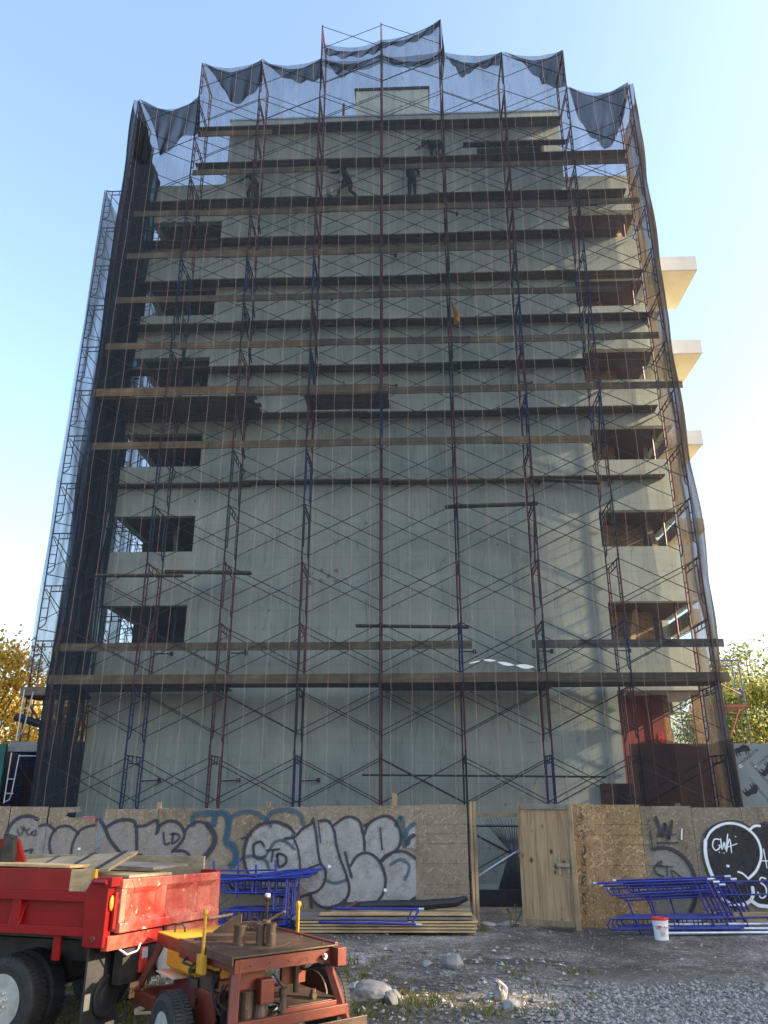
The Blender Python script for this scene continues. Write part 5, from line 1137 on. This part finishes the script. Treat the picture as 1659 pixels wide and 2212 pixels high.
b = MB(); b.path([(p[0]-.15,p[1],p[2]+.3),(p[0]-.08,p[1]-.05,p[2]+.45),(p[0]+.08,p[1]-.05,p[2]+.45),(p[0]+.15,p[1],p[2]+.3)], .006, 5); b.build('handle', M['steel_dark'], bk2)
b = MB(); p = W(1165, 950, YF+.4)
# ============================================================ dump truck
P0 = W(243, 1899, 9.7); fwd = Vector((-.955, .296, 0)); acr = Vector((.296, .955, 0))
def T(a, c, z): return Vector((P0.x, P0.y, 0))+fwd*a+acr*c+Vector((0, 0, z-.042*c-.012*a))
truck = thing('dump_truck', 'red dump truck, its glossy tailgate catching the sun, loaded with boards', 'truck', (P0.x, P0.y, 0))
def tb(name, a0, a1, c0, c1, z0, z1, m, par=truck, bev=.006, b=None):
    own = b is None; b = b or MB(); o = T(a0, c0, z0); b.obox(o, T(a1,c0,z0)-o, T(a0,c1,z0)-o, T(a0,c0,z1)-o)
    return b.build(name, M[m], par, bevel=bev) if own else b
WD = 2.40
# near side
b = MB(); tb('', .26, 5.2, .03, .06, 1.14, 1.60, '', b=b); tb('', .26, 5.2, -.045, .03, 1.495, 1.60, '', b=b); tb('', .26, 5.2, -.045, .03, 1.14, 1.235, '', b=b)
for a in (1.30, 2.5, 3.7, 4.9): b.prism([T(a-.08,-.045,1.235), T(a+.08,-.045,1.235), T(a+.11,.03,1.495), T(a-.11,.03,1.495)][:4], acr*.01); tb('', a-.06, a+.06, -.045, .03, 1.235, 1.495, '', b=b)
b.build('side_panel', M['red'], truck, bevel=.012)
b = MB(); b.prism([T(0,-.05,1.03), T(0,-.05,1.745), T(.24,-.05,1.745), T(.33,-.05,1.60), T(.285,-.05,1.06), T(.26,-.05,1.03)], acr*.12); b.build('corner_post', M['red'], truck, bevel=.012)
tb('hinge_cap', -.05, .16, -.07, .12, 1.66, 1.76, 'red_old'); b = MB(); b.tube(T(.20,-.06,1.71), T(.0,-.09,1.71), .028, 8); b.build('hinge_pin', M['red_old'], truck)
b = MB(); b.lathe(T(.14,-.052,1.12), [(.035,0),(.03,.012),(.0,.014)], 14, ax=-acr); b.build('pivot_boss', M['red_rust'], truck)
tb('corner_post', 0, .25, WD-.10, WD+.03, 1.05, 1.76, 'red_old')
tb('far_side_panel', .25, 5.2, WD-.04, WD, 1.16, 1.62, 'red_old')
tb('front_bulkhead', 5.1, 5.2, .05, WD-.05, 1.15, 2.0, 'red_old')
tb('bed_floor', .02, 5.2, .05, WD-.04, 1.10, 1.15, 'steel_dark')
# tailgate: proud frame round three pressed-in panels
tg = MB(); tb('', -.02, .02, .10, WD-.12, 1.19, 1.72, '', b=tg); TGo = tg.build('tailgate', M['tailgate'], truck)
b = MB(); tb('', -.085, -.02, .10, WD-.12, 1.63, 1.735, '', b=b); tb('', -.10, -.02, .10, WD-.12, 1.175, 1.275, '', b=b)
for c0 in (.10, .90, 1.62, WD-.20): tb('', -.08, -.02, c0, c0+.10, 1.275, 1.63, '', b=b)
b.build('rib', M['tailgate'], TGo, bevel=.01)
for (c0, c1) in ((.20,.90),(1.00,1.62),(1.72,WD-.20)):   # sloping lips of each pressing
    b = MB(); b.quad(T(-.078,c0,1.63), T(-.078,c1,1.63), T(-.022,c1-.05,1.57), T(-.022,c0+.05,1.57)); b.quad(T(-.095,c0,1.275), T(-.022,c0+.05,1.33), T(-.022,c1-.05,1.33), T(-.095,c1,1.275))
    b.quad(T(-.078,c1,1.275), T(-.078,c1,1.63), T(-.022,c1-.05,1.57), T(-.022,c1-.05,1.33)); b.quad(T(-.078,c0,1.275), T(-.022,c0+.05,1.33), T(-.022,c0+.05,1.57), T(-.078,c0,1.63)); b.build('pressed_lip', M['tailgate'], TGo)
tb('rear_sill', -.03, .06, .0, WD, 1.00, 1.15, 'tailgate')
tb('rear_sill', -.055, -.028, 1.05, 1.11, 1.0, 1.17, 'steel_dark')
b = MB(); b.tube(T(-.12,WD-.42,1.17), T(-.12,WD+.22,1.17), .018, 8); b.build('latch_bar', M['post'], truck)
tb('latch_plate', -.06, -.03, .02, .07, 1.22, 1.60, 'red_old')
b = MB(); b.path([T(-.10,.22,1.74), T(-.14,.24,1.66), T(-.12,.28,1.58), T(-.11,.24,1.54), T(-.12,.20,1.58), T(-.12,.26,1.6)], .004, 5); b.path([T(-.11,.14,1.24), T(-.13,.20,1.33)], .004, 5); b.build('wire', M['ink'], truck)
b = MB()
lc = T(-.012,.01,1.49)
b.lathe(lc, [(.038,0),(.036,.014),(.02,.024),(.0,.026)], 18, ax=-fwd)
for i, v in enumerate(b.v):
    b.v[i] = (v[0], v[1], lc.z+(v[2]-lc.z)*2.2)
b.build('marker_lamp', M['lamp_orange'], truck, smooth=True)
# side boards and load
tb('side_board', .60, 5.2, .0, .04, 1.60, 1.835, 'red_old', bev=.003); tb('side_board', .30, .598, .0, .04, 1.60, 1.835, 'lumber', bev=.003); tb('side_board', .245, .298, -.002, .045, 1.69, 1.84, 'yellow', bev=.003)  # yellow tip puts the sunlight on the board's end into its colour
tb('side_board', .25, 4.6, WD-.04, WD, 1.66, 1.93, 'lumber', bev=.003)
def loadboard(nm, lab, a0, c0, z0, da, dc, dz, wd, th, m, rise=0):
    b = MB(); o = T(a0, c0, z0); b.obox(o, T(a0+da, c0+dc, z0+dz)-o, (T(a0-dc*.0, c0+wd, z0+rise)-o), (0,0,th)); return tag(b.build(nm, M[m], bevel=.003), lab, 'board', 'boards loaded on the truck')
TIPPED = loadboard('old_door', 'tan ledged board door with hinge straps tipped up on the truck bed', .30, .30, 1.80, 3.2, -.1, -.22, .55, .035, 'lumber', .19)
loadboard('old_door', 'flat weathered door lying across the bed behind the tipped one', .15, 1.0, 1.80, 1.9, .0, .03, .8, .03, 'grey_board', .02)
loadboard('board', 'tan board lying lowest across the rear of the truck bed', .03, .35, 1.735, 1.5, .05, 0.02, .9, .03, 'lumber')
loadboard('board', 'long tan board lying over the near side board of the truck', .7, .1, 1.84, 3.0, .1, .02, .5, .03, 'lumber')
b = MB()
for a in (.45, .95, 1.5): o = T(a, .30, 1.858-.069*a); b.obox(o, fwd*.05, T(a,.84,2.048-.069*a)-T(a,.30,1.858-.069*a), (0,0,.012))
b.build('hinge_straps', M['steel_dark'], TIPPED)
# chassis
b = MB(); tb('', -.0, 5, .70, .82, .78, 1.0, '', b=b); tb('', -.0, 5, 1.58, 1.70, .78, 1.0, '', b=b); tb('', .0, .12, .35, 2.05, .62, .98, '', b=b); tb('', 1.0, 1.2, .7, 1.7, .6, .8, '', b=b); b.build('chassis', M['steel_dark'], truck)
tb('side_support', .62, .72, -.01, .03, .88, 1.14, 'red')
tb('mud_flap', .22, .25, .02, .62, .12, 1.05, 'black', bev=.004)
tb('flap_mark', .214, .219, .03, .12, .40, .56, 'cream', bev=0); tb('flap_mark', .214, .219, .12, .28, .125, .20, 'cream', bev=0); tb('flap_mark', .214, .219, .44, .60, .125, .22, 'cream', bev=0)
b = MB(); b.lathe(T(.21,.38,.5), [(.22,0),(.22,.02),(.2,.03),(.12,.02),(.1,.03),(.0,.03)], 24, ax=-fwd); b.build('round_emblem', M['black'], truck)
tb('lamp', -.03, .01, .66, .80, .70, .97, 'lamp_red', bev=.015); tb('lamp', -.034, -.028, .675, .785, .85, .95, 'white_stucco', bev=.01)
pl = tb('number_plate', -.02, -.012, .52, .84, .46, .62, 'plate', bev=.003)
rotp = Matrix((( acr.x, 0, -fwd.x),( acr.y, 0, -fwd.y),(0, 1, 0)))
lo = letters('73485-MC', .085, M['red_rust'], None, T(-.023,.68,.54), rotp, 'plate_lettering', bold=.001); lo.parent = pl; lo.matrix_parent_inverse = pl.matrix_basis.inverted()
hp_ = MB(); hp_.prism([T(-.02,1.0,.92), T(-.02,1.35,.98), T(-.02,1.35,.62), T(-.02,1.12,.58), T(-.02,1.0,.72)], -fwd*.02); hp_.build('hitch_plate', M['white_stucco'], truck)
b = MB(); b.path([T(-.05,1.02,.34), T(-.12,1.02,.44), T(-.12,1.12,.52), T(-.1,1.2,.46), T(-.12,1.14,.38), T(-.12,1.05,.38)], .03, 8); b.build('tow_hook', M['cream'], truck)
b = MB(); b.path([T(-.05,.62,.32), T(-.10,.75,.36), T(-.12,1.0,.33), T(-.12,1.3,.37)], .028, 8); b.path([T(-.05,.62,.30), T(-.2,.9,.27), T(-.12,1.25,.33)], .018, 8); b.build('tow_bar', M['cream'], truck)
b = MB(); b.path([T(-.0,.25,1.0), T(-.05,.35,.93), T(-.05,.55,.95), T(-.03,.62,1.02)], .012, 6); b.build('cable', M['galv'], truck)
def wheel(par, ctr, ax, r, wd, rim_r, rimm, holes=0, side=1):
    ax = Vector(ax).normalized(); w_ = thing_empty_part = None
    b = MB(); prof = [(rim_r, -wd/2), (r*.80, -wd/2-.008), (r*.94, -wd/2+.01), (r, -wd/2+.04), (r, wd/2-.04), (r*.94, wd/2-.01), (r*.80, wd/2+.008), (rim_r, wd/2), (rim_r-.015, wd/2-.02), (rim_r-.015, -wd/2+.02), (rim_r, -wd/2)]
    b.lathe(ctr, prof, 48, ax, cap=False); n0 = len(b.v)
    x = ax.orthogonal().normalized(); y = ax.cross(x); c = Vector(ctr)
    for k in range(60):      # tread blocks
        an = 2*math.pi*k/60; d = x*math.cos(an)+y*math.sin(an); t = ax.cross(d)
        for s_ in (-1, 1): b.obox(c+d*(r-.004)-t*r*.04+ax*(s_*wd*.25-wd*.16), t*r*.07, ax*wd*.32, d*.014)
    t_ = b.build('tyre', M['black'], par)
    b = MB(); o = c+ax*side*(wd/2-.05); b.lathe(o, [(rim_r+.012, .045*side),(rim_r, .05*side),(rim_r*.93, .0),(rim_r*.80, -.03*side),(rim_r*.50,-.02*side),(rim_r*.42,.045*side),(rim_r*.22,.055*side),(rim_r*.18,.09*side),(.001,.09*side)], 36, ax)
    b.build('rim', M[rimm], t_, smooth=False)
    if holes:
        b = MB()
        for k in range(holes):
            an = 2*math.pi*k/holes; d = x*math.cos(an)+y*math.sin(an); b.lathe(o+d*rim_r*.68-ax*side*.026, [(rim_r*.10,.0),(rim_r*.10,.006*side),(.001,.006*side)], 12, ax)
        b.build('vent_hole', M['ink'], t_)
        for k in range(8):
            b = MB(); an = 2*math.pi*k/8+.2; d = x*math.cos(an)+y*math.sin(an); b.lathe(o+d*rim_r*.33+ax*side*.045, [(.016,0),(.016,.03*side),(.001,.034*side)], 8, ax); b.build('wheel_nut', M['galv'], t_)
    return t_
wc = W(9.5, 2157, 10.0); aw = (Vector((wc.x, wc.y, 0))-Vector((P0.x, P0.y, 0))).dot(fwd)+.16
c0 = T(aw, .16, 0); wheel(truck, (c0.x, c0.y, .41), -acr, .46, .25, .28, 'rim', 8, 1)
c0 = T(aw, .48, 0); wheel(truck, (c0.x, c0.y, .41), -acr, .46, .25, .28, 'rim', 0, 1)
for c in (1.92, 2.24): c0 = T(aw, c, 0); wheel(truck, (c0.x, c0.y, .42), acr, .48, .26, .29, 'rim', 0, 1)
b = MB(); b.tube(T(aw,.3,.5), T(aw,2.1,.58), .09, 10); b.build('axle', M['steel_dark'], truck)
b = MB(); q = lambda u, v: W(u, v, 10.9)
b.prism([q(-20,1812), q(38,1812), q(58,1885), q(-20,1890)], (0,.07,0)); b.build('headboard', M['red_old'], truck)
b = MB(); b.prism([q(18,1800), q(38,1806), q(36,1888), q(10,1888)], (0,-.12,0)); b.prism([q(-20,1835), q(20,1830), q(20,1888), q(-20,1888)], (0,-.05,0)); b.build('headboard_brace', M['steel_dark'], truck)
# ============================================================ red wheeled bending machine
N0 = Vector((-1.84, 8.78, 0)); ul = Vector((-.63, .78, 0)).normalized(); vr = Vector((.78, .63, 0)).normalized()
def K(a, c, z): return N0+ul*a+vr*c+Vector((0,0,z))
mach = thing('bending_machine', 'rusty red wheeled steel workbench machine with yellow levers and upright cylinders on top', 'machine', tuple(N0))
def kb(name, a0, a1, c0, c1, z0, z1, m, bev=.004, b=None, par=mach):
    own = b is None; b = b or MB(); b.obox(K(a0,c0,z0), ul*(a1-a0), vr*(c1-c0), (0,0,z1-z0)); return b.build(name, M[m], par, bevel=bev) if own else b
ZT = 1.10; LA, LC = 2.08, 1.20
top = kb('table_plate', -.03, 1.32, -.03, LC+.02, ZT, ZT+.018, 'rust'); kb('yellow_plate', 1.33, LA, 0, LC, ZT-.012, ZT+.002, 'yellow')
kb('edge_strip', -.035, 1.30, -.055, -.032, ZT-.06, ZT+.03, 'rust'); kb('edge_strip', 0, LA, LC, LC+.04, ZT-.02, ZT+.035, 'red_rust')
b = MB(); kb('', 0, LA, 0, .05, ZT-.14, ZT-.013, '', b=b); kb('', 0, LA, LC-.05, LC, ZT-.14, ZT-.013, '', b=b); kb('', 0, .05, .05, LC-.05, ZT-.14, ZT-.013, '', b=b); kb('', LA-.05, LA, .05, LC-.05, ZT-.14, ZT-.013, '', b=b); kb('', .95, 1.0, .05, LC-.05, ZT-.14, ZT-.013, '', b=b)
b.build('table_frame', M['red_rust'], mach, bevel=.004)
kb('side_bracket', .75, 1.30, -.045, -.005, ZT-.16, ZT+.015, 'red_rust')
def bar(name, p, q, w_, t_, m, par=mach):
    p, q = Vector(p), Vector(q); d = (q-p); a = d.cross(Vector((0,0,1))); a = (a.normalized() if a.length > 1e-4 else vr)*w_; c = d.cross(a).normalized()*t_
    b = MB(); b.obox(p-a/2-c/2, d, a, c); return b.build(name, M[m], par, bevel=.004)
# splayed legs
for (a, c, da, dc) in ((LA-.06,.04,.20,-.22),(LA-.06,LC-.05,.2,.1),(.06,LC-.06,-.16,.16),(.05,.05,-.16,-.10)):
    bar('leg', K(a,c,ZT-.13), K(a+da,c+dc,.40), .09, .07, 'red_rust')
bar('lower_rail', K(LA+.14,-.18,.44), K(.95,-.10,.44), .07, .13, 'red_rust'); bar('lower_rail', K(LA+.14,-.18,.44), K(LA+.14,LC+.05,.44), .07, .10, 'red_rust')
bar('lower_rail', K(-.10,-.05,.52), K(-.10,LC+.10,.52), .06, .09, 'red_rust'); bar('lower_rail', K(-.10,LC+.10,.47), K(LA+.1,LC+.05,.47), .06, .09, 'red_rust')
lr = bar('bumper_rail', K(-.22,-.25,.38), K(-.22,LC+.28,.38), .02, .15, 'rust')
rotm = Matrix(((vr.x, 0, -ul.x),(vr.y, 0, -ul.y),(0, 1, 0)))
for k, ch in enumerate('DURBAN'):
    if ch: letters(ch, .135, M['red_rust'], mach, K(-.236, .28+k*.15, .385), rotm, 'rail_lettering', bold=.002)
kb('bracket', -.14, .02, LC-.05, LC+.06, ZT-.17, ZT+.0, 'red_rust'); 
b = MB(); b.lathe(K(-.03, LC-.15, ZT-.08), [(.03,0),(.03,.02),(.02,.02),(.018,.03),(.001,.03)], 14, ax=-ul); b.build('bolt', M['galv'], mach)
# lower deck, toolbox, engine, tank
kb('lower_deck', -.02, .85, .62, LC+.05, .585, .605, 'rust'); kb('deck_side', -.06, -.02, .55, LC+.08, .45, .60, 'red_rust')
b = MB(); P = [(1.02,.0,1.0),(1.02,.0,.80),(1.02,.12,.71),(1.02,.50,.71),(1.02,.58,1.0)]; b.prism([K(*p) for p in P], ul*.72); b.build('tank', M['yellow'], mach, bevel=.01)
kb('engine_cover', .95, 1.85, .15, .85, .40, .72, 'maroon', .03); kb('engine_tray', .9, 1.95, .1, .95, .36, .40, 'steel_dark')
kb('tool_shelf', 1.45, 1.98, -.02, .30, .69, .71, 'cream')
kb('engine_block', .45, 1.1, .10, .45, .36, .62, 'steel_dark', .01)
for k in range(16):
    b = MB(); a, c, z = rng.uniform(.40,1.15), rng.uniform(.0,.4), rng.uniform(.4,.78); b.lathe(K(a,c,z), [(.03,-.03),(.05,-.02),(.05,.02),(.03,.03)], 10, ax=vr) if k % 2 else b.cbox(K(a,c,z), rng.uniform(.04,.12), rng.uniform(.04,.1), rng.uniform(.03,.10), Matrix.Rotation(rng.uniform(0,3), 3, 'Z'))
    b.build('engine_fitting', M['steel_dark' if k % 3 else 'rust'], mach, bevel=.004)
kb('guard_plate', .55, .85, .02, .06, .62, .90, 'rust'); kb('gear_plate', .40, .80, -.01, .02, .30, .72, 'red_rust')
kb('red_box', .12, .34, .12, .42, .78, .96, 'red_rust', .01); kb('red_box', -.02, .10, .30, .46, .66, .88, 'red_rust', .01); kb('hanging_plate', .35, .40, .75, 1.05, .72, .96, 'red_rust')
b = MB(); b.tube(K(.12,.06,ZT-.13), K(.05,.02,.30), .045, 12); b.build('strut_tube', M['rust'], mach)
b = MB(); b.lathe(K(.15,.38,.30), [(.17,0),(.15,.05),(.12,.22),(.08,.34),(.07,.46)], 20); b.lathe(K(.10,.20,.18), [(.07,0),(.07,.6)], 14); b.build('column', M['rust'], mach, bevel=.004)
b = MB(); b.lathe(K(-.02,.56,.42), [(.035,0),(.035,.10),(.05,.10),(.05,.2),(.035,.2),(.035,.3),(.045,.3),(.045,.36)], 14); b.build('valve', M['rust'], mach)
b = MB(); b.path([K(.1,.5,.9), K(0,.6,.75), K(-.05,.5,.6), K(.1,.4,.5)], .014, 7); b.path([K(.9,-.02,.95), K(.8,-.1,.93), K(1.0,-.12,.94), K(1.1,-.03,.97)], .014, 7); b.path([K(.6,.9,.95), K(.3,1.0,.85), K(.0,1.1,.93), K(-.1,1.25,.92)], .012, 7); b.build('hose', M['black'], mach)
for k in range(9):
    a, c = rng.uniform(.2,1.2), rng.uniform(-.02,.5); p0 = K(a, c, rng.uniform(.75,.95)); p1 = K(a+rng.uniform(-.3,.3), c+rng.uniform(-.08,.2), rng.uniform(.3,.55)); mid = (p0+p1)/2-vr*rng.uniform(.05,.15)
    b = MB(); b.path(smoothpts([tuple(p0), tuple(mid), tuple(p1)], 5), .011, 6); b.build('hose', M['black'], mach)
for k, (a, c, z, l) in enumerate(((1.05,.02,.9,.2),(.3,.9,.95,.3),(1.4,.9,.8,.4),(.1,1.0,.7,.2))):
    b = MB(); b.tube(K(a,c,z), K(a,c,z-l), .03, 10); b.tube(K(a,c,z-.04), K(a,c,z-.08), .045, 6); b.build('pipe_fitting', M['rust' if k % 2 else 'steel_dark'], mach)
for (a, c) in ((.1,.1),(.1,1.1),(1.2,.1),(1.2,1.1),(.65,.05),(.65,1.15)):
    b = MB(); b.lathe(K(a,c,ZT+.018), [(.016,0),(.016,.01),(.001,.012)], 6); b.build('bolt', M['steel_dark'], mach)
for k in range(5): b = MB(); b.lathe(K(-.055,.15+k*.22,ZT-.07), [(.014,0),(.014,.01),(.001,.012)], 6, ax=-ul); b.build('bolt', M['rust'], mach)
# yellow levers
def lever(a, c, z0, z1, m, lean=0):
    b = MB(); b.obox(K(a-.024,c-.010,z0), ul*.048, vr*.020, Vector((0,0,z1-z0))+vr*lean); b.lathe(K(a-.0,c-.02,z1)+vr*lean, [(.036,0),(.036,.04)], 14, ax=vr); o = b.build('lever', M[m], mach, bevel=.003); return o
lever(.62, -.07, .92, 1.46, 'yellow'); kb('lever_clamp', .555, .70, -.10, -.045, .88, 1.06, 'yellow')
lever(.90, LC+.06, 1.04, 1.42, 'yellow'); lever(1.62, LC+.03, 1.08, 1.42, 'steel_dark'); kb('lever_tip', 1.59, 1.65, LC+.01, LC+.06, 1.42, 1.48, 'white')
b = MB(); b.tube(K(1.62,LC+.05,1.16), K(1.15,LC+.02,1.32), .016, 8); b.build('cross_handle', M['post'], mach)
# turntable and cylinders
g = lambda u, v: G(u, v, ZT+.018)
def at_(u, v, z=ZT+.02): q = G(u, v, z); return (q.x, q.y, z)
q = at_(545, 2035); b = MB(); b.lathe((q[0], q[1], ZT+.0185), [(.42,0),(.42,.004),(.405,.006),(.40,.003),(.0,.003)], 48); b.build('turntable', M['rust'], mach)
for (u, v, r, h) in ((516,2041,.066,.20),(562,2041,.050,.21),(584,2043,.054,.22),(573,2030,.045,.20)):
    q = at_(u, v); b = MB(); b.lathe(q, [(r*1.15,0),(r*1.15,.02),(r,.025),(r,h-.03),(r*1.12,h-.03),(r*1.12,h),(r*.6,h),(r*.6,h-.08),(.001,h-.08)], 24); b.build('cylinder', M['rust'], mach)
q = at_(508, 2028); b = MB(); b.prism([Vector(q)+Vector((-.36,.05,0)), Vector(q)+Vector((.05,.05,0)), Vector(q)+Vector((.05,.05,.25)), Vector(q)+Vector((-.08,.05,.20))], (0,.03,0)); b.box(q[0]-.35, q[0]+.45, q[1]-.12, q[1]+.10, q[2], q[2]+.05); b.build('gusset', M['rust'], mach, bevel=.004)
q = at_(545, 2022); b = MB(); b.box(q[0]-.12, q[0]+.14, q[1]-.03, q[1]+.03, q[2]+.05, q[2]+.15); 
for k in range(5): b.lathe((q[0]-.10+k*.05, q[1]-.032, q[2]+.09), [(.01,0),(.01,.012),(.001,.014)], 8, ax=(0,-1,0))
b.build('jaw', M['rust'], mach, bevel=.003)
for (u, v) in ((378,2014), (540,1999)):
    q = Vector(at_(u, v, ZT+.0)); b = MB(); b.path([q, q+Vector((0,0,.07)), q+Vector((.03,0,.09)), q+Vector((.09,0,.085)), q+Vector((.12,0,.05)), q+Vector((.12,0,-.01))], .012, 8); b.build('lifting_handle', M['steel_dark'], mach)
ax_ = vr
wheel(mach, K(.9,-.24,.34), -ax_, .36, .22, .19, 'rim', 0, 1); wheel(mach, K(.78,1.60,.39), ax_, .39, .22, .19, 'rust', 0, -1)
b = MB(); b.tube(K(.9,-.2,.37), K(.85,1.5,.38), .04, 10); b.build('axle', M['steel_dark'], mach)
b = MB(); b.prism([K(1.05,1.42,.50)+Vector((0,0,.23*math.sin(t))) + ul*(-.27+.27*0-.30*math.cos(t)) for t in [k*math.pi/10 for k in range(11)]], vr*.02); b.build('wheel_guard', M['rust'], mach)
